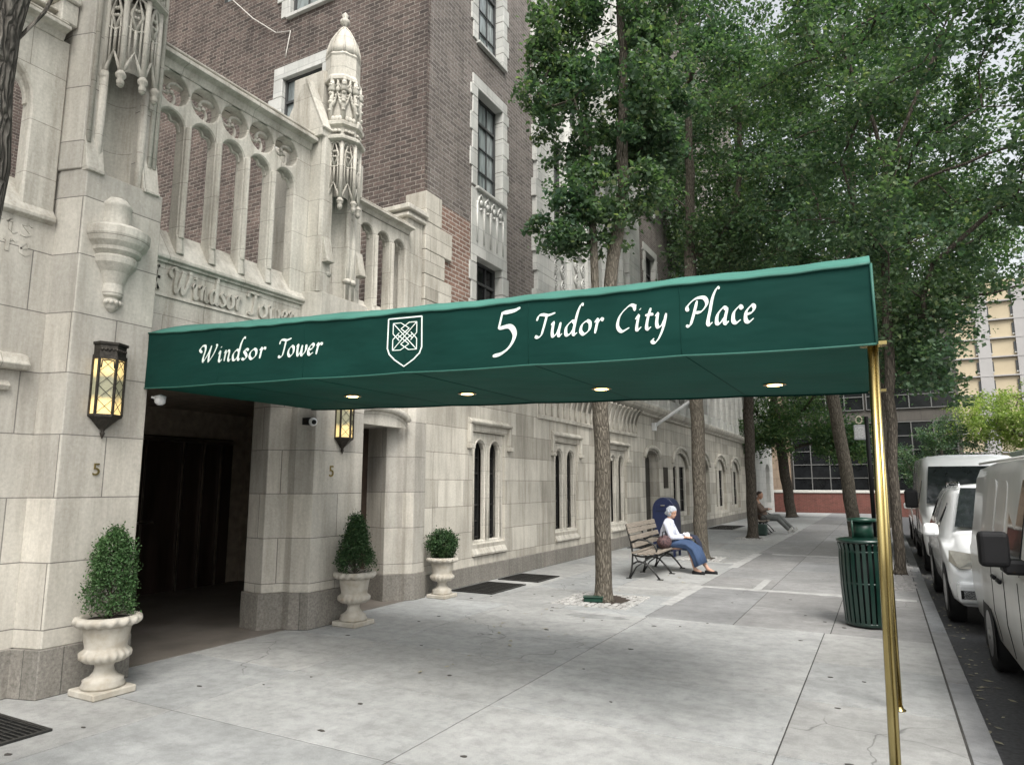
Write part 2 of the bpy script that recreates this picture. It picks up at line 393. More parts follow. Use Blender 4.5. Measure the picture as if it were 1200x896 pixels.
# pale repair strips flush in the old pavement
m = MB()
for (a, b, c, d) in ((-2.78, -2.62, 9.4, 11.4), (-2.62, .3, 11.28, 11.44), (-1.9, -1.78, 11.44, 12.6), (-2.8, -2.62, 14.2, 17.3), (-3.4, -2.8, 14.9, 15.02), (-2.85, -2.7, 23.5, 27.5), (-2.4, .2, 17.2, 17.4)):
    m.box(a, b, c, d, -.02, .004)
o = m.build('repair_strip', plain('repair_concrete', (.36, .36, .35), .85, var=.25, scale=6, world=True)); tag(o, kind='structure')
m = MB(); m.prism([(-3.62, 8.12), (-3.35, 8.04), (-2.95, 8.10), (-2.80, 8.20), (-2.95, 8.28), (-3.5, 8.32)], -.02, .003)
o = m.build('pavement_patch', plain('dark_patch', (.24, .245, .24), .8, var=.3, scale=5, world=True)); tag(o, kind='structure')  # darker polygon laid on the pavement
ys = [-30, -12, -6, -2.5, 0, 2.4, 4.6, 6.9, 9.1, 11.5, 13.7, 16, 18.5, 21, 24, 27, 30, 34, 39, 43.6]
slabs([.345, .505], ys, 'kerb', 'kerb', gap=.012, tint=.12)
# granite setts in a strip at the kerb, from the bin onward
m = MB(); y = 12.3
while y < 36:
    x = -.28
    while x < .3:
        w = random.uniform(.10, .14); m.box(x, x+w-.014, y, y+.10, -.02, .006 + random.uniform(0, .010)); x += w
    y += .115
    if random.random() < .0: break
o = m.build('sett_strip', plain('granite_sett', (.22, .215, .21), .8, var=.35, scale=12, world=True), bev=.008); tag(o, kind='structure')

# litter
m = MB()
for i in range(60):
    x = random.uniform(-5.3, .2); y = random.uniform(1.6, 11); r = random.uniform(.008, .020)
    k = [(x + r*random.uniform(.6, 1.3)*math.cos(t)*1.5, y + r*random.uniform(.6, 1.3)*math.sin(t)) for t in [2*PI*q/7 for q in range(7)]]
    m.prism(k, .001, .0045)
o = m.build('litter', plain('trodden_gum', (.05, .045, .04), .8)); tag(o, kind='stuff')
m = MB()
for i in range(420):
    x = random.gauss(.62, .12) if random.random() < .75 else random.uniform(-4.2, -2.9); y = random.uniform(5, 26)
    z = -.126 if x > .5 else .006
    if .3 < x < .5: continue
    a = random.uniform(0, PI); r = random.uniform(.012, .03)
    p = [(x + r*math.cos(a + t)*(1.6 if k % 2 else .7), y + r*math.sin(a + t)*(1.6 if k % 2 else .7)) for k, t in enumerate([0, PI/2, PI, 3*PI/2])]
    m.add([(q[0], q[1], z + random.uniform(0, .008)) for q in p], [(0, 1, 2, 3)])
o = m.build('fallen_leaves', plain('dry_leaf', (.30, .28, .20), .8, var=.4)); tag(o, kind='stuff')

# ------------------------------------------------------------------ main building
B = empty('apartment_building', (-6, 8, 0), 0, 'limestone and dark brick apartment building with gothic entrance screen behind the green awning', 'building')
Binv = Matrix.Translation((6, -8, 0))
def part(mb, name, mat, parent=None, label=None, **kw):
    o = mb.build(name, mat, parent or B, **kw)
    o.matrix_parent_inverse = Binv if parent is None or parent is B else Matrix.Identity(4)
    if label: o['label'] = label
    return o
XW = -6.03
# ground floor main wall with real openings
holes = []
pairs = [(9.95, .36, .15), (13.22, .40, .2), (16.55, .40, .2)]
for (y0, w, gp) in pairs:
    holes.append(rect(y0 - .13, y0 + 2*w + gp + .13, .62, 2.50))
doorh = arch(19.35, 20.75, .02, 2.62, .45); holes.append(doorh)
for y0 in (22.35, 25.6, 28.85, 32.1): holes.append(arch(y0, y0 + 2.1, .55, 2.75, .55))
w = MB(); w.fc([rect(8.12, 36.8, .0, 3.62)] + holes, .34, XF(XW - .17)); part(w, 'ground_floor_wall', 'ashlar')
p = MB()
for (a, b) in ((8.12, 19.33), (20.77, 36.8)): p.box(XW - .1, XW + .035, a, b, 0, .29)
part(p, 'plinth', 'granite', bev=.008)
wl = MB(); wl.box(-6.9, -6.4, 8.4, 36.8, -.1, 3.7); part(wl, 'dark_room_wall', 'door')
# paired lancet windows
def lancets(y0, w, gp):
    a, b = y0 - .13, y0 + 2*w + gp + .13
    f = MB(); f.fc([rect(a, b, .62, 2.50), arch(y0, y0+w, .68, 2.34, 1.15), arch(y0+w+gp, y0+2*w+gp, .68, 2.34, 1.15)], .10, XF(XW - .10), bev=.018)
    for k in (0, 1):
        c = y0 + k*(w+gp)
        pts = [(XW - .045, q[0], q[1]) for q in arch(c - .03, c + w + .03, .70, 2.38, 1.15)[1:]] + [(XW - .045, c - .03, .70)]
        f.tube(pts, .018, 6)
    o = part(f, 'window_surround', 'stone')
    h = MB()
    prof = [(XW - .01, 0), (XW + .07, .0), (XW + .09, .04), (XW + .03, .10), (XW - .01, .10)]
    h.extr([(q[0], 2.62 + q[1]) for q in prof], 'y', a - .16, b + .16)
    for c in (a - .16, b + .08):
        h.box(XW - .01, XW + .06, c, c + .08, 2.27, 2.62); h.box(XW - .01, XW + .10, c - .02, c + .10, 2.20, 2.27)
    part(h, 'hood_mould', 'stone', bev=.01)
    s = MB(); s.extr([(XW - .28, .44), (XW + .05, .44), (XW + .05, .47), (XW - .06, .66), (XW - .28, .66)], 'y', a, b); part(s, 'window_sill', 'stone', bev=.005)
    for k in (0, 1):
        c = y0 + k*(w+gp)
        fr = MB(); xx = XW - .19
        for q in [i/4 for i in range(5)]: fr.bar((xx, c + .012 + q*(w-.024), .68), (xx, c + .012 + q*(w-.024), 2.33), .012 if 0 < q < 1 else .03)
        for q in range(7): fr.bar((xx + .004, c, .72 + q*.27), (xx + .004, c + w, .72 + q*.27), .016 if q % 2 else .03)
        wo = part(fr, 'window', 'iron')
        gl = MB(); gl.box(XW - .235, XW - .215, c - .02, c + w + .02, .66, 2.40); part(gl, 'pane', 'glass_dark', wo)
for q in pairs: lancets(*q)
# arched windows further along and the side door
for y0 in (22.35, 25.6, 28.85, 32.1):
    lp = arch(y0, y0 + 2.1, .55, 2.75, .55, 12)
    f = MB(); f.fc([lp, rect(y0+.18, y0+.86, .7, 2.22), rect(y0+1.24, y0+1.92, .7, 2.22)], .08, XF(XW - .16), bev=.01)
    part(f, 'window_surround', 'stone')
    h = MB(); ar = arch(y0 - .08, y0 + 2.18, 1.9, 2.86, .50, 12)[2:]
    h.tube([(XW + .02, q[0], q[1]) for q in ar], .06, 6); ar = arch(y0 + .05, y0 + 2.05, 2.0, 2.70, .52, 12)[2:]
    h.tube([(XW - .02, q[0], q[1]) for q in ar], .04, 6); part(h, 'hood_mould', 'stone')
    for k in (0, 1):
        c = y0 + .18 + 1.06*k; fr = MB(); xx = XW - .19
        for q in (0, .5, 1): fr.bar((xx, c + q*.68, .7), (xx, c + q*.68, 2.22), .03)
        for q in range(5): fr.bar((xx, c, .7 + .38*q), (xx, c + .68, .7 + .38*q), .025)
        wo = part(fr, 'window', 'iron'); gl = MB(); gl.box(XW - .23, XW - .21, c, c + .68, .7, 2.22); part(gl, 'pane', 'glass_dark', wo)
h = MB(); h.tube([(XW + .02, q[0], q[1]) for q in arch(19.27, 20.83, 2.0, 2.72, .42, 12)[2:]], .07, 6); part(h, 'hood_mould', 'stone')
d = MB(); d.box(XW - .36, XW - .30, 19.3, 20.8, 0, 2.7); part(d, 'side_door', 'door')
d = MB(); d.box(XW - .01, XW + .03, 21.2, 21.65, 1.5, 2.15); part(d, 'wall_plaque', 'bronze', bev=.01)
# main cornice and ribbed coving below it
c = MB()
prof = [(XW - .3, 3.62), (XW + .10, 3.62), (XW + .14, 3.68), (XW + .26, 3.74), (XW + .30, 3.82), (XW + .30, 3.88), (XW + .02, 3.97), (XW - .3, 3.97)]
c.extr(prof, 'y', 8.6, 36.85); part(c, 'cornice', 'stone', bev=.008)
c = MB()
for (a, b) in ((12.35, 15.15), (15.75, 18.6)):
    n = 9
    for i in range(n + 1):
        y = a + (b - a) * i / n; r = .05
        pts = [(XW + .01 + .22*(1 - math.cos(t)), y, 3.02 + .62*math.sin(t)) for t in [PI/2*k/7 for k in range(8)]]
        c.tube(pts, .032, 6)
    rings = [[(XW - .02 + .22*(1 - math.cos(t)), a, 3.02 + .62*math.sin(t)), (XW - .02 + .22*(1 - math.cos(t)), b, 3.02 + .62*math.sin(t)), (XW - .1, b, 3.02 + .62*math.sin(t)), (XW - .1, a, 3.02 + .62*math.sin(t))] for t in [PI/2*k/7 for k in range(8)]]
    c.loft(rings)
    c.extr([(XW - .01, 2.93), (XW + .05, 2.93), (XW + .06, 3.0), (XW - .01, 3.03)], 'y', a - .05, b + .05)
part(c, 'ribbed_coving', 'stone')

# left bay wall, with the little shuttered opening at the picture edge
w = MB(); w.fc([rect(-6, 3.05, .0, 3.78), rect(1.5, 2.72, .9, 2.31)], .3, XF(-6.15)); part(w, 'ground_floor_wall', 'ashlar_pier')
p = MB(); p.box(-6.2, -5.965, -6, 3.03, 0, .36); part(p, 'plinth', 'granite', bev=.006)
h = MB(); prof = [(-6.01, 2.50), (-5.93, 2.50), (-5.90, 2.54), (-5.95, 2.62), (-6.01, 2.64)]; h.extr(prof, 'y', 1.3, 2.90)
h.extr([(-6.01, 2.33), (-5.97, 2.33), (-5.95, 2.37), (-6.01, 2.42)], 'y', 1.42, 2.80)
part(h, 'hood_mould', 'stone', bev=.006)
gl = MB(); gl.box(-6.27, -6.24, 1.5, 2.72, .9, 2.31); part(gl, 'window', 'glass_dark')

# --- piers (plan polygons), with granite plinths
def pier(poly, z0, z1, mat='ashlar_pier', name='pier'):
    m = MB(); m.prism(poly, z0, z1); return part(m, name, mat, bev=.006)
def grow(poly, d):
    cx = sum(p[0] for p in poly)/len(poly); cy = sum(p[1] for p in poly)/len(poly)
    return [(p[0] + (d if p[0] > cx else -d), p[1] + (d if p[1] > cy else -d)) for p in poly]
pA = [(-6.7, 3.02), (-5.99, 3.02), (-5.73, 3.09), (-5.73, 3.78), (-6.7, 3.78)]
pier(pA, .36, 4.25); pier(grow(pA, .02), 0, .36, 'granite', 'plinth')
pAu = [(-6.7, 3.0), (-5.99, 3.0), (-5.79, 3.06), (-5.79, 3.22), (-6.06, 3.22), (-6.06, 3.53), (-5.79, 3.53), (-5.79, 3.72), (-6.7, 3.72)]
pier(pAu, 4.25, 7.6)
pB = [(-6.58, 5.72), (-6.53, 5.66), (-6.21, 5.62), (-6.08, 5.82), (-5.98, 5.82), (-5.78, 5.92), (-5.78, 6.76), (-6.60, 6.76)]
pier(pB, .40, 3.9); pier(grow(pB, .02), 0, .40, 'granite', 'plinth')
pC = [(-6.9, 7.93), (-6.63, 7.90), (-6.23, 7.79), (-6.07, 7.99), (-6.02, 8.0), (-5.94, 8.08), (-5.94, 8.35), (-6.9, 8.35)]
pier(pC, .36, 3.9); pier(grow(pC, .02), 0, .36, 'granite', 'plinth')
# chamfered weatherings on the pier faces
def weather(yc, hw, x, z, mirror=False):
    m = MB(); m.prism([(x - .12, yc - hw), (x + .015, yc - hw), (x + .015, yc + hw), (x - .12, yc + hw)], z - .03, z + .0)
    m.prism([(x - .12, yc - hw), (x, yc - hw), (x, yc + hw), (x - .12, yc + hw)], z, z + .30, [(x - .12, yc - hw), (x - .07, yc - hw), (x - .07, yc + hw), (x - .12, yc + hw)])
    part(m, 'weathering', 'stone', bev=.004)
weather(3.15, .075, -5.72, 4.26); weather(3.66, .075, -5.72, 4.26)
weather(5.98, .06, -5.72, 4.30); weather(6.62, .06, -5.76, 4.30)
# side doorway between pier B and the main wall
w = MB(); w.box(-6.9, -6.1, 6.76, 7.93, 2.42, 3.9); part(w, 'lintel', 'stone')
h = MB()
for (dx, z, r) in ((.02, 2.50, .05), (-.03, 2.44, .04)):
    h.tube([(-5.96 + dx, 7.34 + .56*math.cos(t)*-1, z + .14*math.sin(t)) for t in [PI*k/12 for k in range(13)]], r, 8)
h.fc([[(6.80, 2.40)] + [(7.34 - .56*math.cos(t), 2.44 + .14*math.sin(t)) for t in [PI*k/12 for k in range(13)]] + [(7.88, 2.40)]], .12, XF(-6.03)); part(h, 'hood_mould', 'stone')
d = MB(); d.box(-6.72, -6.66, 6.76, 7.93, 0, 2.44); d.box(-6.655, -6.64, 6.85, 7.3, .2, 2.3); d.box(-6.655, -6.64, 7.36, 7.82, .2, 2.3); part(d, 'side_door', 'bronze_door', bev=.004)
# vestibule behind the entrance
v = MB(); v.box(-10.2, -9.74, 3.2, 8.4, 0, 3.2); v.box(-9.74, -6.75, 8.3, 8.6, 0, 3.2); v.box(-9.74, -6.7, 3.5, 3.78, 0, 3.2); v.box(-6.85, -6.73, 6.9, 8.3, 0, 3.2)
v.box(-10.2, -6.4, 3.78, 5.62, 2.78, 3.3); v.box(-10.2, -6.4, 5.62, 8.6, 2.78, 3.3); part(v, 'vestibule', 'dark_in')
v = MB(); v.box(-9.74, -6.0, 3.78, 8.3, -.2, .004); part(v, 'vestibule_floor', 'floor_in')
d = MB(); d.box(-9.74, -9.68, 4.4, 8.0, 0, 2.35); dd = part(d, 'entrance_door', 'entry_door')
dd['label'] = 'black glazed entrance doors'
f = MB()
for y in (4.5, 5.3, 6.1, 6.42, 7.05, 7.42, 7.75): f.bar((-9.65, y, 0), (-9.65, y, 2.3), .025)
f.bar((-9.65, 4.4, 2.3), (-9.65, 8.0, 2.3), .06); f.bar((-9.62, 6.2, 1.05), (-9.62, 6.6, 1.05), .03)
part(f, 'door_frame', plain('satin_frame', (.40, .37, .33), .3, .9), dd)

# --- carved screen above the entrance
def screen(y0, y1, lights, wl_, zb, ztop, zc, rc, xf=-6.0, start=None, name='traceried_screen', circles=True):
    loops = [rect(y0, y1, zb - .32, zc)]; web = []
    s = start if start is not None else y0; arcs = []
    for i in range(lights):
        a = s + i*wl_ + .036; b = s + (i+1)*wl_ - .036
        lp = arch(a, b, zb - .27, ztop, 1.1, 10); loops.append(lp); arcs.append((a, b))
        if circles: loops.append(circ((a+b)/2, ztop + .05 + rc, rc, 22))
    f = MB(); f.fc(loops, .15, XF(xf - .075), bev=.014)
    w = MB()
    for (a, b) in arcs:
        lp = arch(a - .01, b + .01, ztop - .32, ztop + .01, 1.1, 12)
        r = (b - a)/2; m = (a+b)/2; inner = []
        for k in range(25):
            t = PI*k/24; q = r*.98*(1 - .36*(abs(math.cos(1.5*t + PI/2*0 + PI/2)) ** 7)) * (.96)
            inner.append((m + q*math.cos(t), ztop - r*1.1 + 1.1*q*math.sin(t)))
        w.fc([lp[2:] + inner[::-1]], .05, XF(xf - .10), bev=.010)
        pts = [(xf - .02, q[0], q[1]) for q in arch(a - .022, b + .022, zb+.1, ztop + .022, 1.1, 12)]
        f.tube(pts[1:] + [pts[0]], .016, 6)
        pass
        if circles:
            zc_ = ztop + .05 + rc
            f.tube([(xf - .015, m + (rc+.014)*math.cos(t), zc_ + (rc+.014)*math.sin(t)) for t in [2*PI*k/20 for k in range(21)]], .015, 6)
            # swirling cusps: three bowed tongues
            for j in range(3):
                ph = 2*PI*j/3 + .5; T = []
                for k in range(9):
                    u = k/8; rr = rc*(1 - .92*u*.9); t = ph + 1.5*u
                    T.append((xf - .09, m + rr*math.cos(t), zc_ + rr*math.sin(t)))
                w.tube(T, [.022 - .008*k/8 for k in range(9)], 6); w.ball(T[-1], .026, 8)

    so = part(f, name, 'stone'); part(w, 'tracery', 'stone', so)
    # mullion feet sloping on to the sill
    q = MB()
    for i in range(1, lights):
        y = s + i*wl_; q.prism([(xf - .2, y - .045), (xf + .02, y - .045), (xf + .045, y), (xf + .02, y + .045), (xf - .2, y + .045)], zb - .26, zb - .06, [(xf - .2, y - .035), (xf + .0, y - .035), (xf + .03, y), (xf + .0, y + .035), (xf - .2, y + .035)])
        q.prism([(xf - .05, y - .032), (xf + .02, y - .028), (xf + .045, y - .010), (xf + .045, y + .010), (xf + .02, y + .028), (xf - .05, y + .032)], zb - .1, ztop - .12)
    part(q, 'mullion', 'stone', bev=.006)
    return so
def sill(y0, y1, z0=3.80, z1=4.12, xf=-6.0):
    s = MB(); s.extr([(xf - .5, z0 - .4), (xf - .02, z0 - .4), (xf - .02, z0 - .06), (xf + .05, z0 - .03), (xf + .05, z0), (xf - .17, z1), (xf - .5, z1)], 'y', y0, y1)
    part(s, 'sloping_sill', 'stone', bev=.005)
def coping(y0, y1, z0, z1, xf=-6.0):
    s = MB(); h = z1 - z0
    s.extr([(xf - .30, z0), (xf + .01, z0), (xf + .04, z0 + .3*h), (xf + .12, z0 + .38*h), (xf + .12, z0 + .55*h), (xf + .03, z0 + .66*h), (xf + .08, z0 + .74*h), (xf + .08, z0 + .82*h), (xf - .05, z1), (xf - .30, z1)], 'y', y0, y1)
    part(s, 'coping', 'stone', bev=.004)
screen(3.74, 5.9, 5, .372, 4.12, 5.32, 5.74, .172, start=3.80)
sill(3.74, 5.85); coping(3.70, 5.86, 5.72, 5.97)
w = MB(); w.box(-6.4, -6.0, 3.75, 5.85, 2.78, 3.42); w.box(-6.4, -6.012, 3.78, 5.85, 3.42, 3.75); part(w, 'spandrel_wall', 'stone')
f = MB(); f.extr([(-6.01, 3.755), (-5.975, 3.755), (-5.985, 3.735), (-6.01, 3.735)], 'y', 3.78, 5.84); f.extr([(-6.01, 3.40), (-5.985, 3.40), (-5.99, 3.43), (-6.01, 3.43)], 'y', 3.78, 5.84); part(f, 'panel_border', 'stone')
# left bay of the screen
screen(-1.2, 3.0, 5, .76, 4.12, 5.12, 5.42, .12, start=-1.02, circles=False)
sill(-6, 3.0); coping(-6, 2.93, 5.40, 5.58); coping(-6, 2.90, 5.60, 5.70, xf=-6.1)
w = MB(); w.box(-6.4, -6.012, -6, 3.02, 3.3, 3.78); part(w, 'spandrel_wall', 'stone')
b_ = MB(); b_.prism([(-6.7, 2.86), (-5.93, 2.86), (-5.93, 3.0), (-6.7, 3.0)], 5.55, 5.75); b_.prism([(-6.7, 2.82), (-5.9, 2.82), (-5.9, 3.0), (-6.7, 3.0)], 5.75, 5.82); part(b_, 'weathering', 'stone', bev=.01)
# small bay right of pier B
screen(6.72, 7.92, 3, .36, 4.12, 5.16, 5.30, .1, start=6.78, circles=False)
sill(6.7, 7.95); coping(6.68, 7.90, 5.30, 5.47)
w = MB(); w.box(-6.9, -5.99, 6.76, 8.0, 3.28, 3.8); part(w, 'spandrel_wall', 'stone')
# end post and quoins at the brick corner
p = MB(); p.box(-6.45, -6.04, 7.90, 8.30, 3.7, 5.60); part(p, 'end_post', 'stone', bev=.01)
p = MB(); p.prism(rect(-6.50, -5.98, 7.84, 8.32), 5.60, 5.66); p.prism(rect(-6.54, -5.94, 7.80, 8.33), 5.70, 5.78); p.prism(rect(-6.48, -6.0, 7.88, 8.32), 5.66, 5.70); part(p, 'post_cap', 'stone', bev=.012)
qn = MB()
for i, (z0, z1) in enumerate(((3.97, 4.42), (4.42, 4.83), (4.83, 5.22), (5.22, 5.68), (5.68, 6.18))):
    L = (.52, .72)[i % 2]; L = L if i < 4 else .42
    qn.box(-6.40, -5.99, 8.31, 8.33 + L, z0 + .003, z1 - .003)
part(qn, 'quoin_stones', 'ashlar', bev=.01)

# carved inscription strokes -----------------------------------------------
def cr(pts, n=7):
    if len(pts) < 3: return [Vector(p) for p in pts]
    P_ = [Vector(p) for p in pts]; P_ = [2*P_[0]-P_[1]] + P_ + [2*P_[-1]-P_[-2]]; out = []
    for i in range(1, len(P_)-2):
        for k in range(n):
            t = k/n; a, b, c_, d_ = P_[i-1:i+3]
            out.append(.5*((2*b) + (c_-a)*t + (2*a-5*b+4*c_-d_)*t*t + (3*b-a-3*c_+d_)*t**3))
    out.append(P_[-2]); return out
GL = {
 'i': (.62, [[(.0,.75),(.2,1),(.22,.2),(.36,0),(.58,.2)], [(.2,1.38),(.3,1.5)]]),
 'n': (1.05, [[(0,.8),(.14,1),(.2,.85),(.2,0)], [(.2,.6),(.5,1),(.7,.85),(.7,.2),(.85,0),(1.0,.15)]]),
 'd': (1.1, [[(.75,.85),(.45,1),(.1,.6),(.2,.05),(.5,.08),(.75,.5)], [(1.15,2.15),(.95,2.15),(.8,1.7),(.75,1.0),(.75,.2),(.88,0),(1.05,.15)]]),
 's': (.7, [[(.62,.88),(.38,1),(.15,.8),(.42,.5),(.55,.2),(.3,0),(.03,.1)]]),
 'o': (.95, [[(.45,1),(.12,.7),(.1,.25),(.4,0),(.75,.3),(.7,.8),(.42,1)]]),
 'r': (.75, [[(0,.8),(.14,1),(.2,.85),(.2,0)], [(.2,.65),(.45,1),(.68,.9)]]),
 'w': (1.35, [[(0,.85),(.14,1),(.2,.3),(.38,0),(.62,.4),(.7,.98)], [(.69,.7),(.72,.2),(.9,0),(1.2,.45),(1.15,1.0)]]),
 'e': (.8, [[(.1,.45),(.5,.58),(.6,.85),(.4,1),(.1,.65),(.15,.15),(.4,0),(.7,.2)]]),
 'u': (1.1, [[(0,.85),(.14,1),(.2,.3),(.35,0),(.6,.2),(.75,.7)], [(.75,1),(.75,.2),(.88,0),(1.05,.15)]]),
 't': (.65, [[(.32,1.45),(.25,.9),(.25,.2),(.4,0),(.6,.15)], [(.0,.95),(.3,1),(.6,1.0)]]),
 'y': (1.0, [[(0,.85),(.14,1),(.2,.4),(.35,.1),(.6,.2),(.75,.6)], [(.78,1),(.76,.1),(.6,-.6),(.35,-.95),(.1,-.85),(.2,-.65)]]),
 'l': (.6, [[(.62,2.3),(.4,2.25),(.22,1.7),(.2,.9),(.2,.2),(.35,0),(.55,.15)]]),
 'a': (1.05, [[(.7,.92),(.4,1),(.1,.6),(.15,.1),(.4,.06),(.7,.5)], [(.73,1),(.7,.2),(.85,0),(1,.15)]]),
 'c': (.75, [[(.65,.82),(.42,1),(.1,.65),(.15,.15),(.4,0),(.67,.18)]]),
 'W': (2.3, [[(.2,1.05),(-.1,1.35),(.1,1.7),(.45,1.72),(.58,1.3),(.5,.5),(.6,.0)], [(.6,0),(1.05,.9),(1.32,1.7)], [(1.32,1.7),(1.22,.8),(1.3,0)], [(1.3,0),(1.75,.7),(2.05,1.5),(2.0,1.8)]]),
 'T': (1.2, [[(.0,1.25),(.1,1.6),(.4,1.68),(.9,1.6),(1.45,1.75)], [(.8,1.62),(.72,.7),(.62,.15),(.35,.0),(.1,.1)]]),
 'C': (1.35, [[(1.3,1.4),(1.15,1.72),(.75,1.72),(.2,1.1),(.15,.4),(.55,0),(1.1,.22)], [(1.3,1.8),(1.28,1.35)]]),
 'P': (1.4, [[(.62,1.6),(.55,.6),(.45,.05),(.15,.0)], [(.05,.95),(-.02,1.3),(.45,1.72),(1.1,1.75),(1.38,1.35),(1.1,.9),(.62,.82)]]),
}
GL['R'] = GL['r']
def stroke(mb, pts, W, t0, fn, dep, zoff, ang=R(40), straight=False):
    P_ = [Vector(p) for p in pts] if straight else cr(pts)
    L, Rr = [], []
    for i, p in enumerate(P_):
        d = P_[min(i+1, len(P_)-1)] - P_[max(i-1, 0)]
        if d.length < 1e-6: d = Vector((1, 0))
        d.normalize(); nrm = Vector((-d.y, d.x)); th = math.atan2(d.y, d.x)
        h = .5*math.sqrt((W*math.sin(th - ang))**2 + t0**2)
        e = min(i, len(P_)-1-i); h *= (.55, .85)[e] if e < 2 and not straight else 1
        L.append(p + nrm*h); Rr.append(p - nrm*h)
    n = len(P_); vs = []
    for q in L + Rr: vs.append(fn(q.x, q.y, zoff))
    for q in L + Rr: vs.append(fn(q.x, q.y, zoff + dep))
    fs = []
    for i in range(n-1):
        a, b, c_, d_ = i, i+1, n+i+1, n+i
        fs.append((a+2*n, b+2*n, c_+2*n, d_+2*n)); fs.append((a, b, b+2*n, a+2*n)); fs.append((d_, c_, c_+2*n, d_+2*n))
    fs.append((0, n, 3*n, 2*n)); fs.append((n-1, 2*n-1, 4*n-1, 3*n-1))
    mb.add(vs, fs)
def word(mb, text, x0, base, xh, fn, W=.30, t0=.07, dep=.003, slant=.22, width=None, straight=False, ang=R(40)):
    tot = sum(GL[c][0] + .12 if c != ' ' else 1.1 for c in text)*xh; k = (width / tot) if width else 1; x = 0; zo = 0
    for c in text:
        if c == ' ': x += 1.1; continue
        adv, sts = GL[c]
        for st in sts:
            q = [((x0 + (x + a)*xh*k + slant*b*xh), base(x0 + (x+a)*xh*k) + b*xh) for a, b in st]
            stroke(mb, q, W*xh, t0*xh, fn, dep + zo, .0, straight=straight, ang=ang); zo = (zo + .00035) % .0018
        x += adv + .12
# inscription above the entrance (raised letters)
ins = MB()
fnS = lambda s, t, n: (-6.012 + n, s, t)
word(ins, 'Windsor', 4.10, lambda s: 3.455, .145, fnS, W=.26, t0=.10, dep=.03, slant=0, width=.86, straight=False, ang=R(35))
word(ins, 'Tower', 5.03, lambda s: 3.455, .145, fnS, W=.26, t0=.10, dep=.03, slant=0, width=.70, straight=False, ang=R(35))
for (a, b, c_, d_) in ((3.84, 3.46, 3.98, 3.70), (3.84, 3.70, 3.98, 3.46), (3.84, 3.46, 3.84, 3.70), (3.98, 3.46, 3.98, 3.70), (3.82, 3.58, 4.0, 3.58)):
    stroke(ins, [(a, b), (c_, d_)], .03, .02, fnS, .014, 0, straight=True)
part(ins, 'inscription', 'stone', label='raised blackletter inscription over the entrance')
ins = MB()
word(ins, 'rris', 2.42, lambda s: 3.60, .105, fnS, W=.30, t0=.12, dep=.016, slant=0, width=.46, straight=True)
word(ins, 'nare', 2.36, lambda s: 3.44, .105, fnS, W=.30, t0=.12, dep=.016, slant=0, width=.52, straight=True)
part(ins, 'inscription', 'stone', label='two lines of raised blackletter at the picture edge')

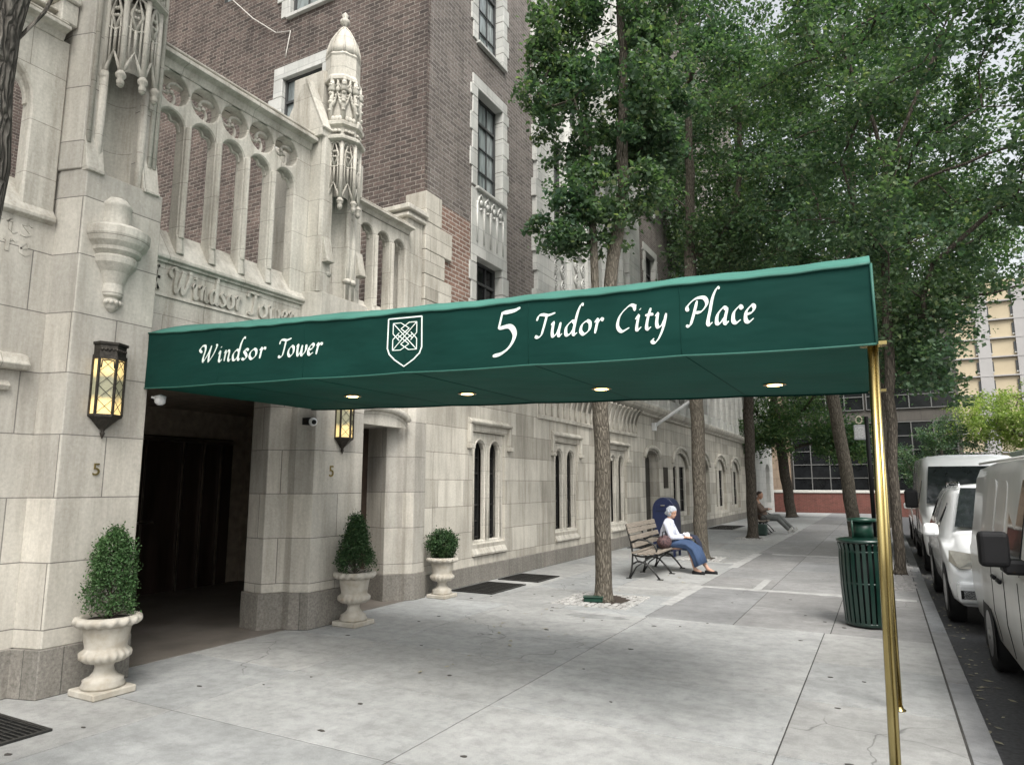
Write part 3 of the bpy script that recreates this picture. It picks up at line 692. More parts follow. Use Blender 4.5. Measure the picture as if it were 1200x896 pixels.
# --- niches, corbels and canopies on the piers
def niche(yc, xf, z0, z1, w, depth=.12, nm='niche'):
    m = MB(); n = 10
    rings = [[(xf - depth*math.sin(PI*k/n), yc + w/2*math.cos(PI*k/n), z) for k in range(n+1)] for z in (z0, z1)]
    m.loft(rings, True, closed=False, caps=False); return part(m, nm, 'stone')
def canopy(yc, xc, zb, r, tiers, tall):
    "half-octagonal pendant canopy with open tracery, moulding, upper tier and (tall) domed cap"
    m = MB(); A = [R(a) for a in (-90, -45, 0, 45, 90)]
    pt = lambda a, rr, z: (xc + rr*math.cos(a), yc + rr*math.sin(a), z)
    H = .80
    for a in A:
        m.tube([pt(a, r, zb), pt(a, r, zb + H)], .024, 8)
        m.lathe([(.01, -.10), (.028, -.085), (.034, -.05), (.024, -.025), (.044, .0), (.044, .02), (.026, .05)], pt(a, r, zb), 10)
    for i in range(4):
        a, b = A[i], A[i+1]; P1 = Vector(pt(a, r, 0)); P2 = Vector(pt(b, r, 0)); mid = (P1 + P2)/2
        L = lambda u, z: tuple(P1.lerp(P2, u) + Vector((0, 0, zb + z)))
        m.tube([L(0, .02), L(.2, .12), L(.5, .26), L(.8, .12), L(1, .02)], .016, 6)     # ogee over the drop arch
        m.tube([L(.5, .26), L(.5, .50)], .014, 6)
        m.tube([L(.05, .50), L(.5, .46), L(.95, .50)], .010, 6)
        m.tube([L(.5, .48), L(.22, .62), L(.5, .80), L(.78, .62), L(.5, .48)], .015, 6)
        for q in range(4):
            t = q*PI/2 + PI/4; m.ball(L(.5 + .10*math.cos(t), .635 + .05*math.sin(t)), .017, 6)
        for u in (.25, .75): m.tube([L(u, .18), L(u, .58)], .009, 5)
        m.tube([L(0, .66), L(.2, .78), L(.5, .80)], .012, 6); m.tube([L(1, .66), L(.8, .78), L(.5, .80)], .012, 6)
    core = MB(); core.lathe([(r*.45, 0.12), (r*.45, H)], (xc, yc, zb), 8, R(-90), R(90), smooth=False)
    m.lathe([(r*1.0, 0), (r*1.28, .02), (r*1.30, .05), (r*1.12, .08)], (xc, yc, zb + H), 4, R(-90), R(90), smooth=False)
    m.lathe([(r*.98, .08), (r*.98, .20), (r*1.18, .22), (r*1.2, .26), (r*.95, .3)], (xc, yc, zb + H), 4, R(-90), R(90), smooth=False)
    for i in range(4):
        for u in (.25, .5, .75):
            P1 = Vector(pt(A[i], r*1.02, 0)); P2 = Vector(pt(A[i+1], r*1.02, 0)); q = P1.lerp(P2, u); m.ball((q.x, q.y, zb + H + .14), .028, 7)
            m.ball((q.x + .01, q.y, zb + H + .30), .030, 7, (1, 1, 1.5))
    z = zb + H + .28; rr = r*.92
    for a in A:
        m.tube([pt(a, rr, z), pt(a, rr*.95, z + tiers)], .030, 8)
        for k in range(4): m.ball(pt(a, rr*1.10, z + tiers*(.25 + .2*k)), .026, 6, (1, 1, .8))
        m.lathe([(.035, 0), (.05, .02), (.02, .14), (.03, .16), (.003, .22)], pt(a, rr*.98, z + tiers - .05 - (.12 if tall else 0)), 8)
    for i in range(4):
        P1 = Vector(pt(A[i], rr, 0)); P2 = Vector(pt(A[i+1], rr*.97, 0)); L = lambda u, h: tuple(P1.lerp(P2, u) + Vector((0, 0, z + h)))
        m.tube([L(.05, .18), L(.3, .28), L(.5, .40), L(.7, .28), L(.95, .18)], .018, 6); m.ball(L(.5, .44), .03, 7, (1, 1, 1.4))
        for k in range(3):
            m.ball(L(.2 + .08*k, .26 + .05*k), .018, 6); m.ball(L(.8 - .08*k, .26 + .05*k), .018, 6)
        m.tube([L(.5, .42), L(.5, tiers)], .015, 6); m.tube([L(.1, .42), L(.5, .54), L(.9, .42)], .013, 6)
    core.lathe([(rr*.80, 0), (rr*.78, tiers + .05)], (xc, yc, z), 8, R(-90), R(90), smooth=False)
    co = part(core, 'canopy_core', 'stone')
    if tall:
        z2 = z + tiers - .02
        m.lathe([(rr*.9, 0), (rr*1.14, .02), (rr*1.14, .06), (rr*1.02, .10), (rr*1.02, .36), (rr*1.08, .385), (rr*1.0, .42)], (xc - .02, yc, z2), 8, smooth=False)
        m.lathe([(rr*.98, .41), (rr*.94, .52), (rr*.76, .66), (rr*.42, .79), (rr*.10, .87)], (xc - .02, yc, z2), 16)
        for k in range(8):
            t = 2*PI*k/8; m.tube([(xc - .02 + q*math.cos(t)*rr, yc + q*math.sin(t)*rr, z2 + h) for q, h in ((1.0, .41), (.96, .52), (.78, .66), (.44, .79), (.1, .88))], .012, 6)
        m.lathe([(.03, 0), (.02, .05), (.06, .08), (.065, .12), (.03, .16), (.045, .20), (.004, .25)], (xc - .02, yc, z2 + .86), 10)
    part(m, 'canopy', 'stone')
niche(3.375, -5.85, 3.95, 5.95, .312, .17); canopy(3.40, -5.80, 5.14, .225, .9, False)
for y in (3.185, 3.565):
    m = MB(); m.tube([(-5.79, y, 3.9), (-5.79, y, 5.2)], .035, 10)
    for z in (3.84, 4.10): m.lathe([(.05, 0), (.062, .02), (.062, .04), (.04, .07)], (-5.79, y, z), 10)
    m.lathe([(.06, 0), (.05, .05), (.05, .2)], (-5.79, y, 3.80), 8, smooth=False); part(m, 'colonnette', 'stone')
for y in (3.10, 3.655, 3.70):
    m = MB(); m.tube([(-5.785, y, 4.5), (-5.785, y, 7.6)], .022, 8); part(m, 'colonnette', 'stone')
cb = MB()
cb.lathe([(.02, 3.06), (.055, 3.09), (.075, 3.13), (.06, 3.18), (.085, 3.20), (.09, 3.23), (.085, 3.30), (.12, 3.40), (.17, 3.47), (.18, 3.52), (.165, 3.54), (.20, 3.57), (.205, 3.60), (.24, 3.64), (.262, 3.70), (.262, 3.76), (.20, 3.80), (.0, 3.81)], (-5.74, 3.39, 0), 32, R(-92), R(92), smooth=False)
for k in range(5): cb.ball((-5.74 + .075*math.cos(R(-60+30*k)), 3.39 + .075*math.sin(R(-60+30*k)), 3.14), .022, 7)
part(cb, 'corbel', 'stone')
cb = MB(); cb.lathe([(.135, 3.80), (.125, 3.84), (.118, 3.98), (.13, 4.0), (.12, 4.02), (.08, 4.07), (.0, 4.08)], (-5.76, 3.375, 0), 14, R(-92), R(92)); part(cb, 'statue_base', 'stone')
# pier B upper stage
pBu = [(-6.7, 5.84), (-6.30, 5.84), (-5.84, 5.88), (-5.80, 5.90), (-5.80, 6.06), (-6.10, 6.06), (-6.10, 6.36), (-5.82, 6.36), (-5.82, 6.56), (-5.95, 6.56), (-5.95, 6.78), (-6.7, 6.78)]
pier(pBu, 3.9, 5.9, 'stone'); pier([(-6.5, 6.0), (-5.98, 6.0), (-5.98, 6.55), (-6.5, 6.55)], 5.9, 6.9, 'stone')
gb = MB(); gb.extr([(-6.52, 5.88), (-5.80, 5.88), (-5.80, 6.02), (-6.09, 6.66), (-6.16, 6.66), (-6.52, 6.05)], 'y', 5.83, 6.02)
part(gb, 'gable', 'stone', bev=.008)
gb = MB(); gb.bar((-5.78, 5.90, 5.97), (-6.12, 5.90, 6.72), .14, .035); part(gb, 'gable_moulding', 'stone', bev=.006)
niche(6.21, -5.86, 3.9, 5.9, .302, .17); canopy(6.22, -5.84, 5.06, .235, .58, True)
for y in (6.045, 6.40, 6.50):
    m = MB(); m.tube([(-5.83, y, 3.9), (-5.83, y, 5.1)], .03, 10); m.lathe([(.045, 0), (.055, .02), (.055, .04), (.035, .07)], (-5.83, y, 4.12), 10); part(m, 'colonnette', 'stone')

# --- brick tower
def winopen(kind):
    return kind
tw = []   # (y0,y1,z0,z1)
ZL = [(4.1, 5.60), (6.88, 8.79), (9.72, 11.6), (12.6, 14.4)]
stw = [rect(9.90, 10.84, a, b) for a, b in ZL]
w = MB(); w.fc([rect(8.42, 12.2, 3.97, 22)] + stw, .3, XF(-6.20)); part(w, 'brick_street_wall', 'brick_street')
w = MB(); w.box(-6.06, -6.044, 8.9, 9.70, 3.97, 6.14); w.box(-6.06, -6.044, 8.40, 8.9, 4.8, 6.14); part(w, 'brick_patch', 'brick_patch')
ew = [rect(-9.35, -8.35, 7.3, 9.10), rect(-9.25, -8.15, 10.36, 12.2), rect(-11.35, -10.45, 11.30, 12.6)]
w = MB(); w.fc([rect(-17, -6.062, 0, 22)] + ew, .3, YF(8.50)); part(w, 'brick_end_wall', 'brick_end')
def surround_x(y0, y1, z0, z1, x=-6.05, wd=.17, sillz=True, mat='terracotta'):
    m = MB(); z = z0; i = 0
    m.box(x - .16, x + .025, y0 - wd, y1 + wd, z1 - .004, z1 + .22)
    while z < z1 - .01:
        zz = min(z1, z + .34); e = .07 if i % 2 else 0
        m.box(x - .16, x + .025, y0 - wd - e, y0 + .004, z + .002, zz - .006); m.box(x - .16, x + .025, y1 - .004, y1 + wd + e, z + .002, zz - .006); z = zz; i += 1
    part(m, 'window_surround', mat, bev=.006)
    m = MB(); m.box(x - .14, x + .075, y0 - .04, y1 + wd*.6, z0 - .05, z0); part(m, 'window_sill', 'steel' if not sillz else mat, bev=.006)
def steelwin(axis, a, b, z0, z1, p, cols, rows, mat='curtain_sheen'):
    f = MB(); d = .035
    P3 = (lambda s, t: (p, s, t)) if axis == 'x' else (lambda s, t: (s, p, t))
    for i in range(cols + 1):
        s = a + (b - a)*i/cols; f.bar(P3(s, z0), P3(s, z1), .05 if i in (0, cols) else .022)
    for j in range(rows + 1):
        t = z0 + (z1 - z0)*j/rows; f.bar(P3(a, t), P3(b, t), .05 if j in (0, rows) else (.045 if j == rows - 1 else .022))
    wo = part(f, 'window', 'steel'); g_ = MB()
    if axis == 'x': g_.box(p - .03, p - .02, a, b, z0, z1)
    else: g_.box(a, b, p + .02, p + .03, z0, z1)
    part(g_, 'pane', mat, wo); return wo
for k, (a, b) in enumerate(ZL):
    surround_x(9.90, 10.84, a, b); steelwin('x', 9.93, 10.82, a + .02, b - .02, -6.22, 3, 4, ('glass_dark', 'curtain_sheen', 'curtain_sheen', 'curtain_sheen')[k])
# carved apron between the two lower windows
ap = MB(); ap.box(-6.14, -6.03, 9.73, 11.0, 5.82, 6.83)
for i in range(5):
    y = 9.90 + i*.235; ap.tube([(-6.02, y, 5.86), (-6.02, y, 6.62)], .018, 6)
    if i < 4:
        ap.tube([(-6.02, y, 6.55), (-6.02, y + .06, 6.70), (-6.02, y + .117, 6.76), (-6.02, y + .175, 6.70), (-6.02, y + .235, 6.55)], .02, 6); ap.ball((-6.01, y + .117, 6.60), .05, 8, (.6, 1, 1.2)); ap.ball((-6.01, y + .117, 6.48), .03, 8)
part(ap, 'carved_apron', 'terracotta')
def surround_y(x0, x1, z0, z1, y=8.35, mat='terracotta'):
    m = MB(); z = z0; i = 0; wd = .22
    m.box(x0 - wd, x1 + wd, y - .025, y + .09, z1 - .004, z1 + .24)
    while z < z1 - .01:
        zz = min(z1, z + .36); e = .12 if i % 2 else 0
        m.box(x0 - wd - e, x0 + .004, y - .025, y + .09, z + .002, zz - .006); m.box(x1 - .004, x1 + wd + e, y - .025, y + .09, z + .002, zz - .006); z = zz; i += 1
    part(m, 'window_surround', mat, bev=.006)
    m = MB(); m.box(x0 - .05, x1 + .05, y - .07, y + .14, z0 - .07, z0); part(m, 'window_sill', mat, bev=.006)
surround_y(-9.35, -8.35, 7.3, 9.10); steelwin('y', -9.33, -8.37, 7.3, 9.08, 8.44, 3, 4, 'curtain_sheen')
surround_y(-9.25, -8.15, 10.36, 12.2); steelwin('y', -9.23, -8.17, 10.38, 12.18, 8.45, 3, 4, 'curtain_sheen')
steelwin('y', -11.33, -10.47, 11.32, 12.58, 8.52, 2, 3, 'curtain_sheen')
cbm = MB(); cbm.tube([(-11.6, 8.30, 12.3), (-10.85, 8.28, 11.25), (-10.2, 8.28, 10.6), (-9.55, 8.30, 10.08), (-9.2, 8.33, 10.02), (-9.28, 8.33, 9.6), (-9.3, 8.34, 9.5)], .011, 5)
part(cbm, 'cable', plain('slack_cable', (.5, .48, .44), .7))
# pale stone pier strip and tall window bay
def quoin_strip(y0, y1, z0, z1, xo=.06):
    m = MB(); z = z0; i = 0
    while z < z1:
        e = (.10, .0, .05)[i % 3]; m.box(-6.2, -6.05 + xo, y0 - e, y1, z + .002, z + .40 - .002); z += .40; i += 1
    part(m, 'stone_pilaster', 'terracotta', bev=.006)
quoin_strip(12.20, 13.02, 3.97, 22, .10)
m = MB(); m.prism([(-6.2, 12.1), (-5.82, 12.1), (-5.82, 13.1), (-6.2, 13.1)], 12.35, 12.55); m.prism([(-6.2, 12.15), (-5.88, 12.15), (-5.88, 13.05), (-6.2, 13.05)], 12.22, 12.35); part(m, 'pilaster_cap', 'terracotta', bev=.02)
tall = [(13.14, 13.82), (14.14, 14.82)]; th = []
for (a, b) in tall: th += [rect(a, b, 7.06, 9.4), rect(a, b, 10.2, 12.4), rect(a, b, 13.4, 15.6)]
w = MB(); w.fc([rect(13.02, 19.1, 3.97, 22)] + th, .3, XF(-6.22)); part(w, 'bay_wall', 'terracotta')
for (a, b) in tall:
    for (c_, d_) in ((7.06, 9.4), (10.2, 12.4), (13.4, 15.6)): steelwin('x', a + .01, b - .01, c_, d_, -6.2, 2, 5, 'glass')
m = MB()
for y in (13.98, 14.98, 15.6, 16.3, 17.0, 17.6): m.prism([(-6.1, y - .07), (-6.0, y - .05), (-5.96, y), (-6.0, y + .05), (-6.1, y + .07)], 3.97, 22)
part(m, 'mullion', 'terracotta')
quoin_strip(18.15, 19.1, 3.97, 22, .12)
tr = MB(); tr.box(-6.12, -6.05, 13.05, 14.95, 5.5, 6.98); tr.box(-6.1, -6.0, 13.02, 14.97, 6.98, 7.05)
for i in range(5):
    for j in range(4):
        y = 13.1 + i*.40 + .14; z = 5.62 + j*.36
        if abs(y - 13.98) < .08 or y > 14.9: continue
        tr.tube([(-6.03, y, z - .17), (-6.03, y - .13, z), (-6.03, y, z + .17), (-6.03, y + .13, z), (-6.03, y, z - .17)], .022, 6)
        for t in (0, PI/2, PI, 3*PI/2): tr.ball((-6.03, y + .055*math.cos(t), z + .055*math.sin(t)), .028, 6)
part(tr, 'carved_panel', 'terracotta', label='panel of carved lozenges under the tall windows')
# upper storeys further along
uh = []; 
for k in range(5):
    y0 = 20.0 + k*3.35
    for (a, b) in ((7.1, 8.85), (10.2, 12.0), (13.3, 15.1)): uh.append(rect(y0, y0 + 1.05, a, b))
sh = [rect(19.6 + k*1.22, 20.45 + k*1.22, 4.35, 6.1) for k in range(14)]
w = MB(); w.fc([rect(19.1, 36.8, 6.62, 22)] + uh, .3, XF(-6.21)); part(w, 'brick_street_wall', 'brick_street')
w = MB(); w.fc([rect(19.1, 36.8, 3.97, 6.62)] + sh, .3, XF(-6.16)); part(w, 'first_floor_wall', 'terracotta')
m = MB()
for k in range(15): m.prism([(-6.1, 19.52 - .1 + k*1.22 - .06), (-5.93, 19.42 + k*1.22), (-6.1, 19.42 + k*1.22 + .06)], 4.0, 6.5)
part(m, 'mullion', 'terracotta')
for k in range(14): steelwin('x', 19.6 + k*1.22, 20.45 + k*1.22, 4.35, 6.1, -6.2, 2, 4, 'glass')
for k in range(5):
    y0 = 20.0 + k*3.35
    for i, (a, b) in enumerate(((7.1, 8.85), (10.2, 12.0), (13.3, 15.1))):
        surround_x(y0, y0 + 1.05, a, b, wd=.2); steelwin('x', y0 + .02, y0 + 1.03, a, b, -6.22, 3, 3, ('glass', 'curtain_sheen', 'glass')[i])
# back of the building body so the openings are closed
m = MB(); m.box(-17, -6.6, 8.8, 36.7, 3.7, 22); part(m, 'inner_wall', 'door')
m = MB(); m.box(-17, -6.04, 8.34, 36.85, 22, 22.4); part(m, 'roof', 'terracotta')
m = MB(); m.box(-17, -6.4, -6, 8.34, 3.3, 3.42); part(m, 'terrace', 'terracotta')
m = MB(); m.box(-17.3, -17, -6, 22, 0, 22); part(m, 'courtyard_wall', 'brick_end')

# number plates, lamps and small fittings on the facade
def digit5(name, y, x, z, h, label):
    cu = bpy.data.curves.new('five', 'FONT'); cu.body = '5'; cu.size = h/.7; cu.extrude = .004; cu.align_x = 'CENTER'
    ob = bpy.data.objects.new('five', cu); me = bpy.data.meshes.new_from_object(ob); bpy.data.objects.remove(ob); bpy.data.curves.remove(cu)
    for v in me.vertices: v.co = (v.co.z, v.co.x, v.co.y)
    me.materials.append(M['brass']); o = bpy.data.objects.new(name, me); COL.objects.link(o); o.location = (x, y, z)
    return tag(o, label, 'house number', 'brass house numbers')
digit5('house_number', 3.385, -5.724, 1.68, .10, 'brass figure 5 on the stone pier below the left lantern')
digit5('house_number', 6.20, -5.774, 1.70, .13, 'greenish brass figure 5 on the pier below the lantern right of the entrance')
def lantern(loc, rz, label):
    t = empty('wall_lantern', loc, 0, label, 'lantern', 'wall lanterns'); t.scale = (.85, .80, .86)
    P_ = [(0, -.15), (.09, -.14), (.155, 0), (.09, .14), (0, .15)]
    f = MB(); H = .56
    for q in P_: f.bar((q[0], q[1], 0), (q[0], q[1], H), .022)
    for z in (0, H):
        for i in range(4): f.bar((*P_[i], z), (*P_[i+1], z), .024)
    f.prism([(0, -.16), (.10, -.15), (.165, 0), (.10, .15), (0, .16)], H, H + .03)
    f.prism([(0, -.15), (.09, -.14), (.155, 0), (.09, .14), (0, .15)], H + .03, H + .13)
    f.prism([(0, -.165), (.105, -.155), (.172, 0), (.105, .155), (0, .165)], H + .13, H + .155)
    for i in range(9): f.ball((.09 + .055*(1 - abs(i-4)/4) + .006, -.125 + i*.031, H + .08), .018, 6)
    f.prism([(0, -.155), (.095, -.145), (.16, 0), (.095, .145), (0, .155)], -.02, 0)
    f.prism([(0, -.03), (.03, -.025), (.05, 0), (.03, .025), (0, .03)], -.13, -.02, [(0, -.14), (.09, -.13), (.15, 0), (.09, .13), (0, .14)])
    f.lathe([(.003, -.22), (.016, -.19), (.026, -.17), (.016, -.15), (.03, -.12)], (.02, 0, 0), 8)
    for (a, b) in ((P_[1], P_[2]), (P_[2], P_[3])):
        a = Vector(a); b = Vector(b)
        L = lambda u, z: (*(a.lerp(b, u) + Vector((.003, 0))), z)
        for k in range(4):
            z = .02 + k*.135
            f.bar(L(.05, z), L(.95, z + .135), .005); f.bar(L(.95, z), L(.05, z + .135), .005)
        f.tube([L(.12, H - .10), L(.16, H - .03), L(.5, H - .02), L(.84, H - .03), L(.88, H - .10)], .007, 5)
    fo = f.build('frame', 'bronze', t, bev=.002)
    g_ = MB(); g_.prism([(0.0, -.143), (.086, -.134), (.147, 0), (.086, .134), (0.0, .143)], .005, H - .005); g_.build('amber_glass', 'amber', t)
    return t
lantern((-5.73, 3.40, 2.17), 0, 'bronze wall lantern with glowing amber glass left of the entrance')
lantern((-5.78, 6.36, 2.16), 0, 'smaller looking bronze lantern on the pier right of the entrance, partly behind the awning')
t = empty('security_camera', (-5.80, 5.84, 2.35), 0, 'small round white dome camera on the dark recess under the awning', 'camera')
m = MB(); m.box(-.08, .02, -.04, .04, -.06, .02); m.build('bracket', 'black', t); m = MB(); m.ball((.05, 0, -.03), .05); m.build('housing', 'white', t); m = MB(); m.ball((.085, -.02, -.035), .028); m.build('lens', 'black', t)
t = empty('floodlight', (-5.74, 3.83, 2.38), 0, 'small white floodlight on the entrance jamb under the awning corner', 'light fitting')
m = MB(); m.bar((0, 0, 0), (.04, .03, -.01), .02); m.build('bracket', 'white', t); m = MB(); m.lathe([(.02, -.05), (.045, -.03), (.05, .03), (.0, .05)], (.05, .05, -.02), 12); m.build('housing', 'white', t)
t = empty('flagpole', (-6.0, 20.2, 3.34), 0, 'bare white flagpole angled out from the wall above the arched side door', 'flagpole')
m = MB(); m.tube([(0, 0, 0), (1.5, 1.3, 1.3), (2.6, 2.3, 2.25)], [.055, .045, .035], 10); m.build('pole', 'white', t); m = MB(); m.box(-.03, .08, -.08, .08, -.12, .12); m.build('wall_bracket', 'white', t); m = MB(); m.ball((2.62, 2.32, 2.27), .06); m.build('finial', 'white', t)

# annex beyond
A = empty('annex_building', (-6, 40, 0), 0, 'narrow pale stone annex with an arched window before the red brick wall', 'building')
m = MB(); m.fc([rect(36.9, 43.9, 0, 6.6), arch(41.0, 42.6, .6, 2.8, .5)], .4, XF(-6.0)); o = m.build('wall', 'terracotta', A); o.matrix_parent_inverse = Matrix.Translation((6, -40, 0))
m = MB(); m.box(-6.35, -6.3, 40.9, 42.7, .5, 2.9); o = m.build('window', 'glass_dark', A); o.matrix_parent_inverse = Matrix.Translation((6, -40, 0))
m = MB(); m.box(-12, -5.75, 36.9, 44, 6.6, 6.8); o = m.build('roof', 'stone', A); o.matrix_parent_inverse = Matrix.Translation((6, -40, 0))

# ------------------------------------------------------------------ awning
AW = empty('entrance_awning', (-2.85, 4.78, 0), 0, 'long dark green canvas awning on brass poles reaching from the entrance to the kerb', 'awning')
AWI = Matrix.Translation((2.85, -4.78, 0))
def awp(mb, name, mat, parent=None, label=None, **kw):
    o = mb.build(name, mat, parent or AW, **kw); o.matrix_parent_inverse = AWI if parent is None else Matrix.Identity(4)
    if label: o['label'] = label
    return o
ax0, ax1, ay0, ay1 = -5.74, .02, 3.75, 5.80
zb = lambda x: 2.45 + (2.285 - 2.45)*(x - ax0)/(ax1 - ax0)
zt = lambda x: 2.95 + (2.695 - 2.95)*(x - ax0)/(ax1 - ax0)
def ztm(x):   # slight sag of the fabric edge between the ribs
    u = (x - ax0)/(ax1 - ax0); return zt(x) - .03*math.sin(PI*u)
nx = 40; xs = [ax0 + (ax1-ax0)*i/nx for i in range(nx+1)]
def sheet(fn1, fn2, thick=.006, inward=(0,0,0)):
    m = MB(); vs = [fn1(x) for x in xs] + [fn2(x) for x in xs]; off = Vector(inward)
    vs2 = [tuple(Vector(v) + off) for v in vs]; n = nx + 1
    fs = [(i, i+1, n+i+1, n+i) for i in range(nx)]
    fs += [(2*n+i, 2*n+n+i, 2*n+n+i+1, 2*n+i+1) for i in range(nx)]
    fs += [(i, 2*n+i, 2*n+i+1, i+1) for i in range(nx)] + [(n+i, n+i+1, 3*n+i+1, 3*n+i) for i in range(nx)] + [(0, n, 3*n, 2*n), (nx, 2*n+nx, 3*n+nx, n+nx)]
    return m.add(vs + vs2, fs)
zb0 = zb
zb = lambda x: zb0(x) - .007*abs(math.sin(PI*(x - ax0)/.96))**.8
ztm0 = ztm
ztm = lambda x: ztm0(x) - .009*abs(math.sin(PI*(x - ax0)/.96)) + .002*math.sin(x*23)
nx = 110; xs = [ax0 + (ax1-ax0)*i/nx for i in range(nx+1)]
def rip(x, u): return .0045*math.sin(x*9 + 3*u)*math.sin(PI*u) + .003*math.sin(x*27 - 5*u)*(u - .2)*(1-u)*3
m = MB(); RW = 9
for off in (0.0, .007):
    m.loft([[(x, ay0 + off + rip(x, k/(RW-1)), zb(x) + (ztm(x) - zb(x))*k/(RW-1)) for x in xs] for k in range(RW)], True, closed=False, caps=False)
awp(m, 'front_valance', 'canvas')
m = sheet(lambda x: (x, ay1, zb(x)), lambda x: (x, ay1, ztm(x)), inward=(0, -.008, 0)); awp(m, 'rear_valance', 'canvas')
m = MB(); m.add([(ax1, ay0, zb(ax1)), (ax1, ay1, zb(ax1)), (ax1, ay1, zt(ax1))] + [(ax1, ay0 + (ay1-ay0)*(1-k/12), zt(ax1) + .24*(1 - abs(1 - 2*k/12)**2.2)) for k in range(1, 13)], [tuple(range(15))])
m.f[-1] = tuple(range(15)); awp(m, 'end_valance', 'canvas')
m = MB(); K = 16; rows = []
for k in range(K+1):
    u = k/K; y = ay0 - .004 + (ay1 - ay0 + .008)*u; rows.append([(x, y, ztm(x) + .003 + .24*(max(0, 1 - abs(1-2*u)**2.2)) ) for x in xs])
m.loft(rows, True, closed=False, caps=False); o = awp(m, 'roof_canvas', 'canvas_top'); 
sm = o.modifiers.new('s', 'SOLIDIFY'); sm.thickness = .006
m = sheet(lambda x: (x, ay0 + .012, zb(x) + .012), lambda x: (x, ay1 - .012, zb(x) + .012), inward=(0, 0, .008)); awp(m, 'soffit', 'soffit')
m = MB(); m.tube([(x, ay0 - .006, ztm(x)) for x in xs], .007, 6); m.tube([(x, ay0 - .004, zb(x)) for x in xs], .006, 6)
m.tube([(ax1 + .002, ay0 - .003, zb(ax1)), (ax1 + .002, ay0 - .003, zt(ax1))], .007, 6); awp(m, 'piping', plain('green_piping', (.02, .10, .075), .6))
m = MB()
for k in range(1, 6):
    x = ax0 + .96*k
    m.tube([(x, ay0 - .001 + rip(x, q/8), zb(x) + (ztm(x) - zb(x))*q/8) for q in range(9)], .0024, 5); m.tube([(x, ay0 + .03, zb(x) + .0125), (x, ay1 - .03, zb(x) + .0125)], .004, 5)
awp(m, 'seam', 'canvas')
m = MB(); m.extr([(ay0 + .03, -.02), (ay0 + .055, -.02), (ay0 + .055, 0), (ay0 + .03, 0)], 'x', ax0, ax0 + .001) if 0 else None
fnA = lambda s, t, n: (s, ay0 - .001 - n + rip(s, (t - zb(s))/(ztm(s) - zb(s))), t)
base = lambda x: 2.602 - .034*(x + 4.6)
for (tx, x0_, fb, xh_, wd_, W_) in (('Windsor', -5.03, lambda x: 2.604 - .034*(x+4.6), .082, .80, .29), ('Tower', -4.10, lambda x: 2.602 - .034*(x+4.6), .080, .47, .29), ('Tudor', -1.86, base, .084, .46, .27), ('City', -1.33, base, .084, .32, .27), ('Place', -.92, base, .088, .385, .27)):
    LT = MB(); word(LT, tx, x0_, fb, xh_, fnA, width=wd_, W=W_, t0=.065); awp(LT, 'painted_word', 'letter', label='white calligraphic word ' + tx)
LT = MB()
for st in ([(-1.955, 2.715), (-2.0, 2.70), (-2.085, 2.695)], [(-2.085, 2.70), (-2.115, 2.595)], [(-2.115, 2.597), (-2.03, 2.60), (-1.998, 2.545), (-2.03, 2.475), (-2.09, 2.432), (-2.155, 2.418)]):
    stroke(LT, st, .036, .012, fnA, .0035, 0)
awp(LT, 'painted_numeral', 'letter', label='large white numeral 5')
SH = MB()
def S2(u, v): # px-like box of the shield: u 0..1, v 0..1 down
    return (-3.01 + u*.29, 2.762 - .012*u - v*.345)
def line(pts, w=.008): stroke(SH, [S2(*q) for q in pts], 0, w, fnA, .0035, 0, straight=True)
line([(0, 0), (1, 0)], .009); line([(0, 0), (0, .62), (.06, .74), (.22, .86), (.5, 1.0), (.78, .86), (.94, .74), (1, .62), (1, 0)], .009)
bx0, bx1, by0, by1 = .15, .85, .10, .66; mx, my = .5, .38
for a, b, c_, d_ in ((bx0, by0, .38, by0), (.62, by0, bx1, by0), (bx0, by1, .38, by1), (.62, by1, bx1, by1), (bx0, by0, bx0, .32), (bx0, .44, bx0, by1), (bx1, by0, bx1, .32), (bx1, .44, bx1, by1),
    (bx0, by0, bx1, by1), (bx1, by0, bx0, by1), (.38, by0, .62, .22), (.62, by0, .38, .22), (.38, by1, .62, .54), (.62, by1, .38, .54), (bx0, .32, .33, .46), (bx0, .44, .33, .30), (bx1, .32, .67, .46), (bx1, .44, .67, .30),
    (.38, .22, .72, .42), (.62, .22, .28, .42), (.38, .54, .72, .34), (.62, .54, .28, .34)):
    line([(a, b), (c_, d_)], .0055)
awp(SH, 'shield_emblem', 'letter', label='white outlined shield with interlaced knot')
for (x, y) in ((-4.25, 4.80), (-3.1, 4.95), (-1.9, 5.02), (-.63, 5.12)):
    z = zb(x) + .012
    r = MB(); r.lathe([(.048, 0), (.078, -.002), (.080, -.008), (.050, -.008)], (x, y, z), 20); ro = awp(r, 'downlight', 'brass')
    d = MB(); d.lathe([(.001, -.0105), (.052, -.0105)], (x, y, z), 20); awp(d, 'lamp_lens', 'downlight', ro)
# brass poles
for (xa, ya, xb, yb, zt_) in ((-.005, 3.80, -.055, 3.80, 2.29), (-.0, 5.74, -.02, 5.90, 2.29)):
    p = MB()
    for (dx, r) in ((0, .0175), (.021, .0105)):
        p.tube([(xb + dx, yb, 0.0), (xa + dx, ya, zt_)], r, 16)
    for k in range(5):
        a = .1 + k*.5
    po = awp(p, 'pole', 'brass')
    f = MB(); f.lathe([(.045, 0), (.045, .008), (.032, .014), (.028, .03)], (xb + .008, yb, 0), 18); awp(f, 'base_flange', 'brass', po)
    f = MB(); f.box(xa - .05, xa + .07, ya - .035, ya + .035, zt_ - .006, zt_ + .012); awp(f, 'bracket', 'brass', po)

